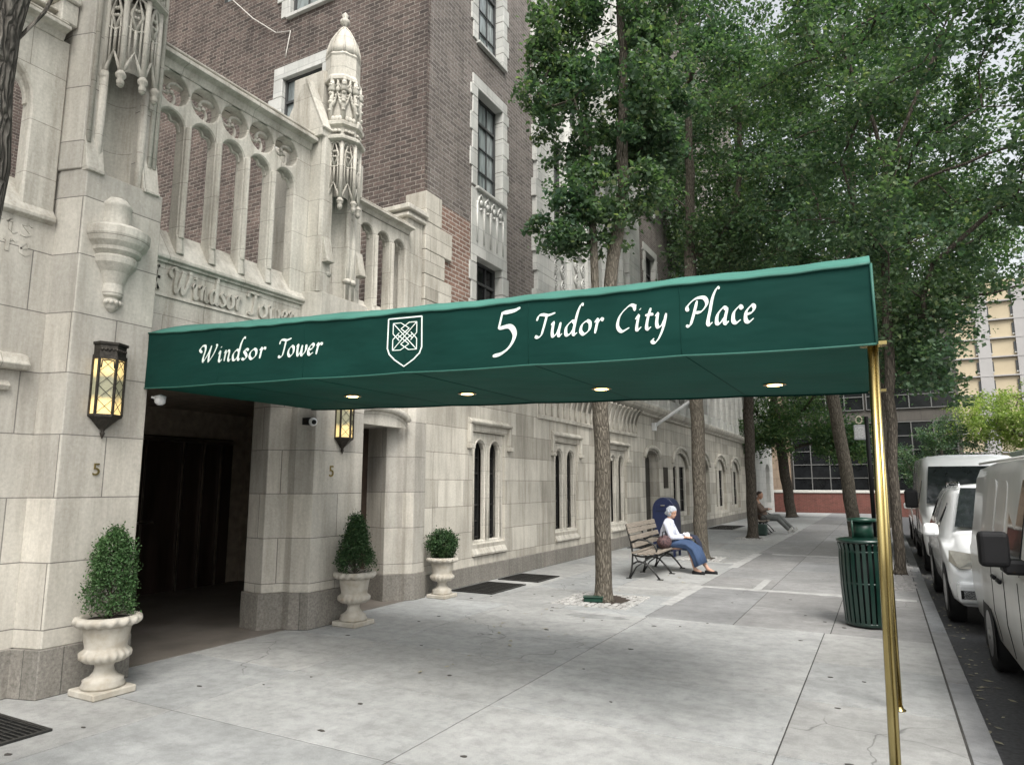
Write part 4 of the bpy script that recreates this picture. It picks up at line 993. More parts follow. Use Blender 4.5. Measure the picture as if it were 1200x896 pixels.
# ------------------------------------------------------------------ foliage
def leafmesh(centers, size, name, mat, parent, droop=.3, seed=1, aspect=.66, vary=.55):
    rs = np.random.RandomState(seed); n = len(centers)
    nrm = rs.normal(size=(n, 3)); nrm[:, 2] = np.abs(nrm[:, 2]) + droop; nrm /= np.linalg.norm(nrm, axis=1)[:, None]
    t = rs.normal(size=(n, 3)); t -= nrm*(t*nrm).sum(1)[:, None]; t /= np.linalg.norm(t, axis=1)[:, None]; b = np.cross(nrm, t)
    s = size*(1 + vary*rs.uniform(-1, 1, n))[:, None]
    fold = nrm*s*.12
    c = np.asarray(centers)
    v = np.empty((n, 4, 3)); v[:, 0] = c - t*s*.5; v[:, 1] = c + b*s*.5*aspect + fold + t*s*.05; v[:, 2] = c + t*s*.5; v[:, 3] = c - b*s*.5*aspect + fold + t*s*.05
    me = bpy.data.meshes.new(name); me.vertices.add(n*4); me.vertices.foreach_set('co', v.ravel())
    me.loops.add(n*4); me.loops.foreach_set('vertex_index', np.arange(n*4)); me.polygons.add(n)
    me.polygons.foreach_set('loop_start', np.arange(n)*4); me.polygons.foreach_set('loop_total', np.full(n, 4)); me.update(calc_edges=True)
    me.materials.append(M[mat]); o = bpy.data.objects.new(name, me); COL.objects.link(o); o.parent = parent
    return o
def tree(loc, trunk, clumps, label, cat='tree', leafn=30, sub=6, leaf=.08, r0=.15, bark_='bark', leafmat='leaf', csize=.5, seed=1, extra=None, group='street trees along the pavement', flare=1.35, tips=.012, subr=.42):
    rs = np.random.RandomState(seed)
    T = empty('street_tree', loc, 0, label, cat, group)
    nodes = [Vector(trunk[0])]; par = [-1]
    for s_ in [trunk] + (extra or []):
        start = 0 if s_ is trunk else min(range(len(nodes)), key=lambda i: (nodes[i] - Vector(s_[0])).length)
        last = start
        for k in range(len(s_) - 1):
            a = nodes[last] if k == 0 else Vector(s_[k]); b = Vector(s_[k+1]); n = max(2, int((b - a).length/.35))
            for i in range(1, n+1): nodes.append(a.lerp(b, i/n) + Vector(rs.normal(size=3)*.012)); par.append(last); last = len(nodes)-1
    nt_ = len(nodes); zmin = min(c[2] for c in clumps)
    cs = sorted([Vector(c) for c in clumps], key=lambda c: min((c - nodes[i]).length for i in range(0, nt_, 2)))
    for c in cs:
        best = None
        for i in range(len(nodes)):
            p_ = nodes[i]; d = (c - p_); L = d.length
            if i < nt_ and p_.z < trunk[0][2] + .55*(zmin - trunk[0][2]): continue
            cost = L + max(0, p_.z - c.z + .1*L)*1.6
            if best is None or cost < best[0]: best = (cost, i)
        i = best[1]; a = nodes[i]; L = (c - a).length; n = max(1, int(L/.45)); last = i
        side = Vector(rs.normal(size=3))*.10*L
        for k in range(1, n+1):
            u = k/n; q = a.lerp(c, u) + side*math.sin(PI*u)*.6 + Vector((0, 0, .10*L*math.sin(PI*u)))
            nodes.append(q); par.append(last); last = len(nodes)-1
    N_ = len(nodes); ch = [[] for _ in range(N_)]
    for i in range(1, N_): ch[par[i]].append(i)
    rad = [0.0]*N_
    for i in range(N_-1, -1, -1):
        rad[i] = tips if not ch[i] else (sum(rad[j]**2.3 for j in ch[i]))**(1/2.3)
    k = r0/rad[0]; k2 = max(.5, k)
    f_ = lambda r: tips*.8 + (r - tips)*(r0 - tips*.8)/(max(rad[0] - tips, 1e-6)) if rad[0] > tips else r0
    rad = [f_(r) for r in rad]
    m = MB()
    def chain(i0, i1):
        idx = [i0, i1]
        while ch[idx[-1]]:
            nx_ = max(ch[idx[-1]], key=lambda j: rad[j])
            for j in ch[idx[-1]]:
                if j != nx_: todo.append((idx[-1], j))
            idx.append(nx_)
        pts = [nodes[j] for j in idx]; rr = [rad[j] for j in idx]
        if i0 != 0: rr[0] = min(rr[0], rr[1]*1.25)
        if i0 == 0:
            z0 = pts[0].z
            pts = [pts[0] + (pts[1]-pts[0])*u for u in (0, .12, .3, .6)] + pts[1:]; rr = [r0*flare*1.1, r0*flare*.93, r0*1.10, r0*1.02] + rr[1:]
        m.tube(pts, rr, 14 if i0 == 0 else (8 if rr[0] > .03 else 5))
    todo = []; 
    for j in ch[0]: chain(0, j) if j == ch[0][0] else todo.append((0, j))
    while todo: chain(*todo.pop())
    tr_ = m.build('trunk', bark_, T)
    P_ = []
    for c in cs:
        cs_ = csize*rs.uniform(.7, 1.25)
        for _ in range(sub):
            o_ = rs.normal(size=3); o_ /= np.linalg.norm(o_); q = np.array(c) + o_*cs_*np.array([1, 1, .7])*rs.uniform(.35, 1)
            nn = int(leafn*rs.uniform(.6, 1.4)); P_.append(q + rs.normal(size=(nn, 3))*np.array([1, 1, .75])*cs_*subr*.6)
    P_ = np.concatenate(P_)
    leafmesh(P_, leaf, 'crown', leafmat, T, seed=seed)
    return T
def ell(c, r, n, seed, zmin=None, shell=.45, cut=None):
    rs = np.random.RandomState(seed); out = []
    while len(out) < n:
        v = rs.normal(size=3); v /= np.linalg.norm(v); q = rs.uniform(shell, 1)**.6
        p_ = np.array(c) + v*q*np.array(r)
        if zmin is not None and p_[2] < zmin: continue
        if cut is not None and not cut(p_): continue
        out.append(tuple(p_))
    return out

# nearest trunk at left picture edge (crown above the frame)
tree((-3.865, 1.50, 0), [(0, 0, 0), (.01, .0, 2.0), (-.02, .02, 3.6), (-.05, .05, 5.0), (-.1, .1, 7)], ell((0, 0, 8.6), (2.6, 2.6, 2.0), 60, 4, zmin=6.9), 'rough fissured tree trunk at the left edge, in front of the carved facade',
     r0=.165, bark_='bark_deep', extra=[[(-.03, .03, 3.72), (.04, .16, 3.92), (.08, .30, 4.30), (.1, .36, 4.8)]], seed=3, leafn=24, csize=.6)
# tree right of the urns, whose trunk stands in front of the lancet windows
c1 = ell((.25, .22, 7.6), (.85, .85, 2.9), 66, 5, zmin=5.2) + ell((-.50, -.22, 8.0), (.45, .45, 1.6), 22, 15, zmin=6.0) + ell((.75, .8, 7.6), (.55, .7, 1.2), 20, 16, zmin=6.5)+ ell((-.45, -.2, 5.6), (.45, .4, .6), 12, 17) + ell((.5, .45, 10.5), (1.1, 1.1, 1.6), 34, 18)
tree((-3.55, 9.30, 0), [(0, 0, 0), (.03, 0, 2.2), (.0, .0, 3.6), (-.05, -.05, 5.2), (-.06, -.04, 6.8)], c1, 'slim twin-stemmed street tree growing nearest the urns, in front of the lancet windows',
     r0=.115, extra=[[(.01, .0, 3.4), (.16, .12, 4.6), (.33, .30, 6.2), (.36, .40, 8.5), (.3, .3, 11)]], seed=5, leafn=42, leaf=.075, csize=.33, sub=7, bark_='bark', tips=.008)
c2 = ell((.2, .2, 10.2), (2.1, 2.1, 4.4), 150, 6, zmin=6.2) + ell((1.0, .8, 7.2), (1.3, 1.6, 1.1), 40, 26, zmin=5.9)
c2 = [c for c in c2 if not (.88*c[0] + .47*c[1] < .1 and c[2] < 8.8)]
tree((-3.62, 15.55, 0), [(0, 0, 0), (.0, .05, 3), (-.05, 0, 5.5), (.05, .1, 9), (.1, .1, 12)], c2, 'second street tree along the facade, its trunk rising behind the seated woman',
     r0=.15, seed=6, leafn=34, leaf=.085, csize=.55, sub=7)
c3 = ell((.3, 0, 10.8), (3.0, 3.0, 5.6), 190, 7, zmin=5.4)
tree((-3.60, 22.1, 0), [(0, 0, 0), (.06, 0, 3), (.12, 0, 5.5), (.15, .1, 10), (.1, .1, 14)], c3, 'third street tree along the facade, its trunk beside the reclining man', r0=.155, seed=7, leafn=34, leaf=.10, csize=.7, sub=7, bark_='bark_dark',
     extra=[[(.08, 0, 3.9), (.6, -.3, 4.3), (1.1, -.4, 4.9)]])
c4 = ell((0, 0, 8.4), (3.6, 3.2, 4.8), 120, 8, zmin=4.0) + ell((1.4, -1, 4.0), (2.4, 1.4, .9), 34, 28) + ell((2.6, -1, 3.4), (.8, .8, .6), 8, 48) + ell((-1.6, -1, 4.0), (1.3, 1.2, .6), 14, 38)
tree((-4.13, 37.2, 0), [(0, 0, 0), (-.2, 0, 2), (-.35, 0, 4), (-.5, 0, 6), (-.2, 0, 11)], c4, 'farthest street tree in the facade row, in front of the red brick wall', r0=.25, seed=8, leafn=34, leaf=.13, csize=.9, sub=7, bark_='bark_dark', leafmat='leaf_dark')
c5 = ell((.4, 0, 10.4), (3.9, 3.4, 5.0), 210, 9, zmin=5.6)
tree((-.72, 20.6, 0), [(0, 0, 0), (-.10, 0, 1.6), (-.34, 0, 4.0), (-.1, 0, 6.2), (.5, 0, 8.6), (.6, 0, 12)], c5, 'thick leaning street tree behind the green litter bin', r0=.165, seed=9, leafn=34, leaf=.10, csize=.75, sub=7)
c6 = ell((1.0, .2, 8.6), (3.6, 3.0, 3.9), 190, 10, zmin=4.6) + ell((1.0, .5, 4.3), (1.0, 1.0, 1.1), 34, 30) + ell((3.4, .3, 5.4), (.7, 1.0, .9), 16, 31)
c6 = [c for c in c6 if not (c[0] > 1.1 and c[2] < 5.0 and c[0] < 2.7) and not (c[0] > 1.9 and c[0] < 2.7 and c[2] < 6)]
tree((.16, 14.5, 0), [(0, 0, 0), (.02, 0, 2), (.10, 0, 4.0), (.20, 0, 6.2), (.30, 0, 7.6), (.2, 0, 8.6), (-.3, 0, 10.4)], c6, 'dark slender kerbside tree behind the brass pole, crown hanging over the parked vans',
     r0=.09, seed=10, leafn=38, leaf=.085, csize=.55, sub=8, bark_='bark_dark', leafmat='leaf', extra=[[(.30, 0, 7.6), (.9, 0, 9.0), (1.7, .2, 10.6)], [(.15, 0, 6.8), (.9, .1, 7.4), (2.4, .3, 7.8)]])
# further tree on the kerb line and trees beyond the brick wall
c7 = ell((.6, 0, 10.0), (4.6, 4.2, 5.2), 170, 12, zmin=5.6); c7 = [c for c in c7 if not (c[0] > 1.8 and c[2] < 8.5)]
tree((.05, 30.0, 0), [(0, 0, 0), (.1, 0, 4), (.3, 0, 8), (.3, 0, 12)], c7, 'distant kerbside tree farther up the street, half hidden behind the dark slender tree', r0=.24, seed=12, leafn=32, leaf=.13, csize=1.0, sub=7, bark_='bark_dark', leafmat='leaf_dark')
cb_ = ell((0, 0, 3.4), (2.6, 1.8, 2.9), 70, 13, zmin=.7)
t = tree((3.3, 50, -.1), [(0, 0, 0), (.1, 0, 2.5), (0, 0, 4.6)], cb_, 'rounded green bushy tree beyond the brick wall right of the brass pole', r0=.14, seed=13, leafn=30, leaf=.13, csize=.8, sub=6, group='trees beyond the brick wall')
cp = ell((.2, 0, 5.6), (6.6, 3.2, 2.3), 190, 14, zmin=3.8)
t = tree((10.2, 50, -.1), [(0, 0, 0), (.2, 0, 2.0), (.1, 0, 3.2), (.8, 0, 4.6)], cp, 'pale yellow-green spreading tree above the parked vans', r0=.2, seed=14, leafn=30, leaf=.13, csize=.8, sub=6, leafmat='leaf_pale', group='trees beyond the brick wall', extra=[[(.15, 0, 2.8), (-2, 0, 4.2), (-3.6, 0, 5)], [(.15, 0, 2.9), (3, 0, 4.2), (5, 0, 5)]])

# tree pits with stone setts
def pit(x, y, w, h, label, setts=True):
    t = empty('tree_pit', (x, y, 0), 0, label, 'tree pit', 'tree pits in the pavement')
    m = MB(); m.box(-w*.45, w*.45, -h*.45, h*.45, -.01, .006); m.build('soil_bed', 'soil', t)
    m = MB()
    a = -w/2
    while a < w/2:
        b = -h/2
        while b < h/2:
            if math.hypot(a/w*2, b/h*2) > .58 and max(abs(a + .05), abs(b + .05)) < max(w, h)/2:
                m.box(a, a + .085, b, b + .085, -.01, .012 + random.uniform(0, .014))
            b += .10
        a += .10
    m.build('sett_border', plain('pale_sett', (.33, .325, .31), .8, var=.4, scale=14, world=True), t, bev=.012)
pit(-3.58, 9.35, 1.1, 1.15, 'cobbled tree pit around the nearest slim street tree')
pit(-3.62, 15.55, .9, 1.0, 'tree pit at the foot of the tree behind the seated woman')
pit(-3.60, 22.1, .9, 1.0, 'tree pit at the foot of the tree beside the reclining man')
t = empty('junction_box', (-3.62, 9.12, 0), .3, 'small green metal box lying at the foot of the nearest slim tree', 'box'); m = MB(); m.box(-.14, .12, -.07, .07, 0.01, .07); m.build('case', 'green_paint2', t, bev=.012); m = MB(); m.box(-.15, .13, -.08, .08, .07, .085); m.build('lid', 'green_paint2', t, bev=.006)

# ------------------------------------------------------------------ urns and shrubs
def urn(loc, s, label):
    t = empty('stone_urn', loc, 0, label, 'urn', 'stone urns flanking the entrance'); t.scale = (s, s, s)
    m = MB(); m.box(-.17, .17, -.17, .17, 0, .055); m.build('base', 'urn', t, bev=.01)
    m = MB(); lob = lambda z: .12 if .245 < z < .345 else 0
    m.lathe([(.15, .055), (.155, .075), (.14, .10), (.145, .115), (.10, .14), (.075, .17), (.065, .205), (.075, .235), (.13, .25), (.165, .28), (.168, .315), (.15, .345), (.148, .36), (.155, .40), (.165, .47), (.175, .53), (.17, .535), (.05, .50)], n=72, lobes=lob)
    m.build('bowl', 'urn', t)
    m = MB(); rr = []
    for (r, z) in [(.17, .515), (.205, .520), (.232, .54), (.238, .56), (.228, .58), (.20, .59), (.180, .585), (.168, .56)]:
        rr.append([((r + (.010 if r > .2 else 0)*math.cos(a*16))*math.cos(a), (r + (.010 if r > .2 else 0)*math.cos(a*16))*math.sin(a), z + (.007 if r > .2 else 0)*math.sin(a*16)) for a in [2*PI*k/96 for k in range(96)]])
    m.loft(rr, caps=False); m.build('rim', 'urn', t)
    m = MB(); m.lathe([(.001, .560), (.10, .562), (.175, .553)], n=20); m.build('soil', 'soil', t)
    return t
def shrub(loc, h, r, prof, n, leaf, label, seed, mat='leaf_shrub', trunk_r=.012):
    rs = np.random.RandomState(seed)
    t = empty('potted_shrub', loc, 0, label, 'shrub', 'shrubs planted in the urns')
    P_ = []; tw_ = MB(); tw_.tube([(0, 0, -.03), (.005, 0, h*.5), (0, 0, h*.93)], [trunk_r, trunk_r*.7, .004], 7)
    K = 240
    for k in range(K):
        u = rs.uniform(.0, 1)**.85; a = rs.uniform(0, 2*PI); rr = prof(u)*r*(.55 + .5*rs.uniform()**.6)*(1 + .12*math.sin(3*a + 6*u))*(1.22 if k % 19 == 0 else 1)
        p_ = np.array([rr*math.cos(a), rr*math.sin(a), h*(.10 + .88*u)])
        if k % 3 == 0: tw_.tube([(0, 0, max(0, p_[2] - rr*.9)), tuple(p_*np.array([.6, .6, 1]) - np.array([0, 0, rr*.25])), tuple(p_)], [.006, .004, .002], 4)
        P_.append(p_ + rs.normal(size=(n, 3))*np.array([.022, .022, .030])*(1 + r))
    tw_.build('trunk', 'bark', t); leafmesh(np.concatenate(P_), leaf, 'foliage', mat, t, seed=seed, aspect=.5, droop=.05)
    return t
urn((-5.45, 3.42, 0), 1.0, 'weathered stone urn nearest the camera, left of the dark entrance')
shrub((-5.45, 3.42, .555), .68, .155, lambda u: (1.12 - .55*u**1.6 - .35*max(0, .25-u)*2) if u < .86 else (1.12 - .55*u**1.6)*(1-u)/.14*.9 + .1, 46, .021, 'tall bushy dwarf conifer in the urn left of the entrance', 21)
urn((-5.52, 6.38, 0), 1.02, 'stone urn in front of the pier just right of the entrance')
shrub((-5.52, 6.38, .565), .66, .20, lambda u: 1.16 - u*.92 - .25*max(0, .22-u)*2, 44, .024, 'pointed conical conifer in the urn just right of the entrance', 22, 'leaf_box')
urn((-5.72, 8.50, 0), .96, 'stone urn standing farthest along, by the main wall')
shrub((-5.72, 8.50, .53), .38, .20, lambda u: math.sqrt(max(0, 1 - (2*u - 1.05)**2*.85)), 30, .03, 'small rounded box ball in the farthest urn', 23, 'leaf_box')

# ------------------------------------------------------------------ gratings
def grate(x0, x1, y0, y1, label, along='x'):
    t = empty('pavement_grating', ((x0+x1)/2, (y0+y1)/2, 0), 0, label, 'grating', 'metal gratings in the pavement'); w, h = (x1-x0)/2, (y1-y0)/2
    m = MB(); m.box(-w, w, -h, h, -.02, .003); m.build('pit', plain('pit_shade_black', (.012, .012, .012), .9), t)  # flat black sheet stands in for the shade down in the pit
    m = MB(); m.box(-w, w, -h, -h+.025, .0, .016); m.box(-w, w, h-.025, h, 0, .016); m.box(-w, -w+.025, -h+.025, h-.025, 0, .016); m.box(w-.025, w, -h+.025, h-.025, 0, .016); m.build('frame', 'iron', t)
    m = MB(); a = -h + .06
    while a < h - .03: m.box(-w+.025, w-.025, a, a + .010, .004, .015); a += .036
    for k in range(3): xx = -w + (k+1)*w/2; m.box(xx, xx+.008, -h+.03, h-.03, .004, .0135)
    m.build('bars', 'iron', t)
grate(-5.75, -4.93, 1.6, 2.78, 'dark metal grating at the bottom left corner of the pavement')
grate(-5.92, -5.2, 9.05, 10.15, 'nearer of the two dark gratings below the lancet windows')
grate(-5.92, -5.15, 10.5, 11.35, 'farther of the two dark gratings below the lancet windows')
grate(-5.9, -5.1, 17.2, 18.6, 'dark grating by the wall beyond the seated woman')
grate(-5.85, -4.9, 26.0, 28.5, 'long dark grating by the far arched windows')

# ------------------------------------------------------------------ litter bin
t = empty('litter_bin', (-.25, 9.15, 0), 0, 'dark green slatted metal litter bin behind the brass pole', 'litter bin')
t.scale = (.93, .93, .98)
m = MB()
for k in range(28):
    a = 2*PI*k/28
    P_ = [Vector((r*math.cos(a), r*math.sin(a), z)) for r, z in ((.265, .05), (.275, .2), (.29, .45), (.295, .7), (.29, .88), (.305, .95))]
    for i in range(len(P_)-1):
        d = (P_[i+1] - P_[i]); Rm = Matrix.Rotation(a, 3, 'Z'); q = d.to_track_quat('Z', 'Y').to_matrix()
        tang = Vector((-math.sin(a), math.cos(a), 0)); nor = Vector((math.cos(a), math.sin(a), 0))
        vs = [P_[i] + tang*s1*.021 + nor*s2*.005 for s1, s2 in ((-1,-1),(1,-1),(1,1),(-1,1))] + [P_[i+1] + tang*s1*.021 + nor*s2*.005 for s1, s2 in ((-1,-1),(1,-1),(1,1),(-1,1))]
        m.add(vs, [(0,3,2,1),(4,5,6,7),(0,1,5,4),(1,2,6,5),(2,3,7,6),(3,0,4,7)])
m.build('slats', 'green_paint', t)
m = MB()
for z, r in ((.05, .262), (.50, .283), (.86, .283)): m.tube([(r*math.cos(2*PI*k/32), r*math.sin(2*PI*k/32), z) for k in range(33)], .012, 6)
m.lathe([(.26, .02), (.27, .03), (.27, .06), (.25, .06)], n=32); m.build('hoops', 'green_paint', t)
m = MB(); m.lathe([(.24, .08), (.245, .9), (.01, .9)], n=32); m.build('liner', 'black', t)
m = MB(); m.lathe([(.13, .985), (.30, .955), (.315, .965), (.315, .99), (.29, 1.0), (.15, 1.02), (.13, 1.0)], n=36); m.build('rim', 'green_paint', t)
m = MB(); m.lathe([(.12, 1.0), (.12, 1.20), (.001, 1.2)], n=20); m.build('hood_drum', 'green_paint2', t)
m = MB(); m.lathe([(.17, 1.20), (.175, 1.235), (.001, 1.25)], n=24)
for a in (.3, 2.2, 4.0): m.tube([(.17*math.cos(a), .17*math.sin(a), 1.0), (.17*math.cos(a), .17*math.sin(a), 1.22)], .012, 6)
m.build('lid', 'green_paint2', t)

# ------------------------------------------------------------------ sign post
t = empty('street_sign', (-.26, 19.3, 0), 0, 'black post with a small grey signboard beside the leaning tree', 'sign')
m = MB(); m.tube([(0, 0, 0), (0, 0, 3.3)], .05, 10); m.build('post', 'black', t)
m = MB(); m.box(-.30, -.04, -.03, .0, 2.72, 3.10); m.build('board', plain('grey_board', (.42, .43, .45), .5), t, bev=.01)
m = MB(); m.box(-.28, -.06, -.036, -.032, 2.76, 3.06); m.build('board_face', plain('faded_print', (.55, .55, .55), .5, var=.35, scale=30), t)
m = MB(); m.tube([(-.17 + .07*math.cos(a), -.02, 3.22 + .09*math.sin(a)) for a in [2*PI*k/14 for k in range(15)]], .016, 6); m.build('scroll', plain('cream_scroll', (.6, .55, .42), .6), t)

# ------------------------------------------------------------------ mailbox
t = empty('mailbox', (-4.45, 15.8, 0), 0, 'dark blue round-topped mailbox behind the seated woman', 'mailbox')
m = MB(); prof = [(-.26, .12)] + [(-.26*math.cos(a), 1.02 + .30*math.sin(a)) for a in [PI*k/12 for k in range(13)]] + [(.26, .12)]
m.extr(prof, 'y', -.26, .26); m.build('body', 'navy', t, bev=.012)
m = MB(); m.box(-.18, .18, -.275, -.262, 1.02, 1.16); m.build('hatch', 'navy', t, bev=.004); m = MB(); m.box(-.05, .05, -.30, -.275, 1.13, 1.15); m.build('handle', 'chrome', t)
for (x, y) in ((-.22, -.22), (.22, -.22), (.22, .22), (-.22, .22)): m = MB(); m.box(x-.025, x+.025, y-.025, y+.025, 0, .125); m.build('leg', 'navy', t)

# ------------------------------------------------------------------ benches
def bench(loc, rz, label):
    "local +x is the way a sitter faces, +y along the bench"
    t = empty('park_bench', loc, rz, label, 'bench', 'slatted benches on the pavement')
    L = 1.85
    for y in (0, L/2, L):
        f = MB()
        f.tube([(-.07, y, 0), (-.035, y, .10), (-.01, y, .25), (.0, y, .42), (-.03, y, .62), (-.11, y, .92)], .017, 8)       # back upright
        f.tube([(0, y, .25), (.10, y, .30), (.24, y, .26), (.36, y, .14), (.46, y, .01)], .016, 8)                              # front leg sweep
        f.tube([(.0, y, .40), (.15, y, .375), (.32, y, .385), (.45, y, .41)], .016, 8)                                          # seat rail
        f.tube([(.03, y, .40), (.10, y, .28), (.18, y, .285), (.36, y, .39)], .012, 7)
        f.tube([(-.05, y, .02), (.06, y, .20), (.16, y, .27)], .013, 7)
        f.box(-.12, -.03, y-.03, y+.03, 0, .015); f.box(.42, .52, y-.03, y+.03, 0, .015)
        if y != L/2 or True: f.tube([(-.02, y, .60), (.10, y, .665), (.26, y, .65), (.38, y, .58), (.42, y, .50), (.41, y, .41)], .016, 8)
        f.build('iron_frame', 'iron', t)
    for i, (x, z) in enumerate(((.03, .425), (.13, .405), (.23, .405), (.33, .415), (.43, .432))):
        m = MB(); m.box(x-.04, x+.04, -.06, L+.06, z, z+.03); m.build('seat_slat', 'slat', t, bev=.006)
    for i, (x, z) in enumerate(((.0, .56), (-.035, .68), (-.075, .80), (-.10, .89))):
        m = MB(); m.obox((x + .025, L/2, z), (.03, L+.12, .085), Matrix.Rotation(R(-16), 3, 'Y')); m.build('back_slat', 'slat', t, bev=.006)
    return t
bench((-3.92, 11.72, 0), R(3), 'slatted iron-armed bench the seated woman uses')
bench((-3.85, 24.0, 0), R(3), 'bench beyond the third tree where the man reclines')

# ------------------------------------------------------------------ people
def capsule(m, a, b, ra, rb, n=10, steps=4, sc=None):
    a = Vector(a); b = Vector(b); pts = [a.lerp(b, i/steps) for i in range(steps+1)]
    m.tube(pts, [ra + (rb-ra)*i/steps for i in range(steps+1)], n); m.ball(a, ra*1.0, 10); m.ball(b, rb*1.0, 10)
def hand(m, w, d, up, flip=1):
    "palm from wrist w in direction d; five fingers curled"
    w = Vector(w); d = Vector(d).normalized(); up = Vector(up); up = (up - d*up.dot(d)).normalized(); sd = d.cross(up)
    capsule(m, w, w + d*.035, .024, .028); capsule(m, w + d*.03 - sd*.02, w + d*.075 - sd*.025, .02, .017); capsule(m, w + d*.03 + sd*.02, w + d*.075 + sd*.025, .02, .017)
    for k, L in enumerate((.060, .070, .066, .052)):
        o_ = sd*(-.030 + .020*k)*flip; p0 = w + d*.078 + o_; p1 = p0 + d*L*.5 - up*.010; p2 = p1 + d*L*.25 - up*L*.35
        m.tube([p0, p1, p2], [.0095, .009, .0075], 8); m.ball(p2, .0078, 8)
    p0 = w + d*.03 - sd*.03*flip; p1 = p0 + d*.03 - sd*.022*flip - up*.008; p2 = p1 + d*.028 - up*.012
    m.tube([p0, p1, p2], [.013, .011, .009], 8); m.ball(p2, .009, 8)
def head(m, c, d, s=1.0):
    "c centre of the skull, d facing direction"
    c = Vector(c); d = Vector(d).normalized(); sd = Vector((0, 0, 1)).cross(d).normalized(); up = d.cross(sd)
    def B_(o, r, sc=(1, 1, 1)):
        m.ball((0, 0, 0), r, 14, sc); n = 14*(14//2 + 3)
        for i in range(len(m.v) - n, len(m.v)):
            v = Vector(m.v[i]); m.v[i] = tuple(c + d*(v.x + o[0]*s) + sd*(v.y + o[1]*s) + up*(v.z + o[2]*s))
    B_((0, 0, .02), .096*s, (1.0, .80, 1.0)); B_((.028, 0, -.045), .070*s, (.95, .80, 1.05)); B_((.055, 0, -.092), .030*s, (.9, 1.1, .8))
    B_((.092, 0, -.030), .017*s, (1, .8, 1.3)); B_((.083, 0, -.005), .013*s, (1, .8, 2)); B_((.080, 0, -.066), .016*s, (.7, 1.4, .55))
    B_((0, .080, -.02), .022*s, (.8, .45, 1.4)); B_((0, -.080, -.02), .022*s, (.8, .45, 1.4))
    B_((.074, .03, .015), .014*s, (.6, 1.3, .5)); B_((.074, -.03, .015), .014*s, (.6, 1.3, .5))
def eyes(t, c, d, s=1):
    c = Vector(c); d = Vector(d).normalized(); sd = Vector((0, 0, 1)).cross(d).normalized(); up = d.cross(sd)
    for k in (-1, 1):
        m = MB(); m.ball(c + d*.080*s + sd*.030*k*s + up*(-.002)*s, .0095*s, 8); m.build('eye', plain('eye', (.03, .02, .02), .2), t)
skin = plain('skin', (.42, .25, .18), .55, var=.06)
skin2 = plain('skin_tan', (.36, .20, .13), .55, var=.06)
Wm = empty('person', (-3.56, 12.92, 0.0), 0, 'seated woman with white hair, white shirt and long blue skirt on the nearer bench', 'person')
Wm.scale = (.95, .95, .93)
bd = MB()
capsule(bd, (-.12, 0, .52), (-.08, 0, .66), .135, .12, sc=None); capsule(bd, (-.08, 0, .66), (-.05, 0, .90), .12, .115)
capsule(bd, (-.05, -.13, .96), (-.05, .13, .96), .055, .055); capsule(bd, (-.045, 0, .98), (-.01, 0, 1.10), .052, .046)
HC = (.025, -.005, 1.175); HD = (.94, -.25, -.25); head(bd, HC, HD, .98)
for s_ in (-1, 1):
    sh_ = (-.05, .165*s_, .955); el = (.06, .215*s_, .70); wr = (.27, .075*s_ + .02, .69)
    capsule(bd, sh_, el, .048, .040); capsule(bd, el, wr, .038, .026); hand(bd, wr, (.9, -.45*s_, .10), (0, 0, 1), s_)
    hip = (-.08, .085*s_, .52); kn = (.37, .10*s_, .53); an = (.47 + .20*(s_ > 0), .09*s_ - .02, .09)
    capsule(bd, hip, kn, .085, .058); capsule(bd, kn, an, .055, .036)
    capsule(bd, an, (an[0] + .13, an[1], .035), .036, .026)
bd.build('body', skin, Wm, remesh=.008, smooth_it=2); eyes(Wm, HC, HD)
c = MB(); capsule(c, (-.11, 0, .56), (-.06, 0, .80), .158, .155); capsule(c, (-.06, 0, .80), (-.04, 0, .96), .15, .11); capsule(c, (-.05, -.14, .955), (-.05, .14, .955), .068, .068)
for s_ in (-1, 1):
    capsule(c, (-.05, .165*s_, .95), (.06, .215*s_, .70), .066, .060); capsule(c, (.06, .215*s_, .70), (.23, .10*s_ + .015, .69), .056, .042)
cl = plain('white_shirt', (.50, .52, .60), .8, var=.08, scale=12, bstr=.5); c.build('shirt', cl, Wm, remesh=.012, smooth_it=3)
c = MB()
rings = []
for (x, z, w_, h_) in ((-.26, .52, .15, .09), (-.12, .55, .20, .13), (.10, .56, .20, .115), (.33, .55, .21, .115), (.44, .46, .21, .13), (.50, .33, .22, .13), (.55, .17, .235, .13)):
    q = []
    for k in range(28):
        a = 2*PI*k/28; f_ = 1 + (.09*math.sin(a*9) if x > .3 else .03*math.sin(a*6 + x*9))
        if z > .5: q.append((x, w_*math.cos(a)*f_, z + h_*math.sin(a)*f_))
        else: q.append((x + h_*math.sin(a)*f_*.9, w_*math.cos(a)*f_, z + h_*math.sin(a)*.45))
    rings.append(q)
c.loft(rings); c.build('skirt', plain('blue_denim', (.032, .060, .125), .85, var=.15, scale=10, bstr=.4), Wm)
c = MB(); 
for k in range(26):
    a = random.uniform(0, 2*PI); b = random.uniform(-.2, 1.3); q = Vector((math.cos(a)*math.cos(b)*.9, math.sin(a)*math.cos(b)*.82, math.sin(b)*.95))*.088
    if q.x > .045 and q.z < .05: continue
    c.ball(Vector(HC) + q + Vector((-.012, 0, .022)), .030, 8)
c.ball(Vector(HC) + Vector((-.004, 0, .045)), .102, 14, (1.02, .88, .86)); c.ball(Vector(HC) + Vector((-.035, 0, .0)), .092, 14, (.9, .95, 1.0)); c.ball(Vector(HC) + Vector((-.105, 0, -.02)), .038, 10)
c.build('hair', plain('white_hair', (.36, .39, .43), .8, var=.2, scale=40, bstr=.5), Wm, remesh=.009)
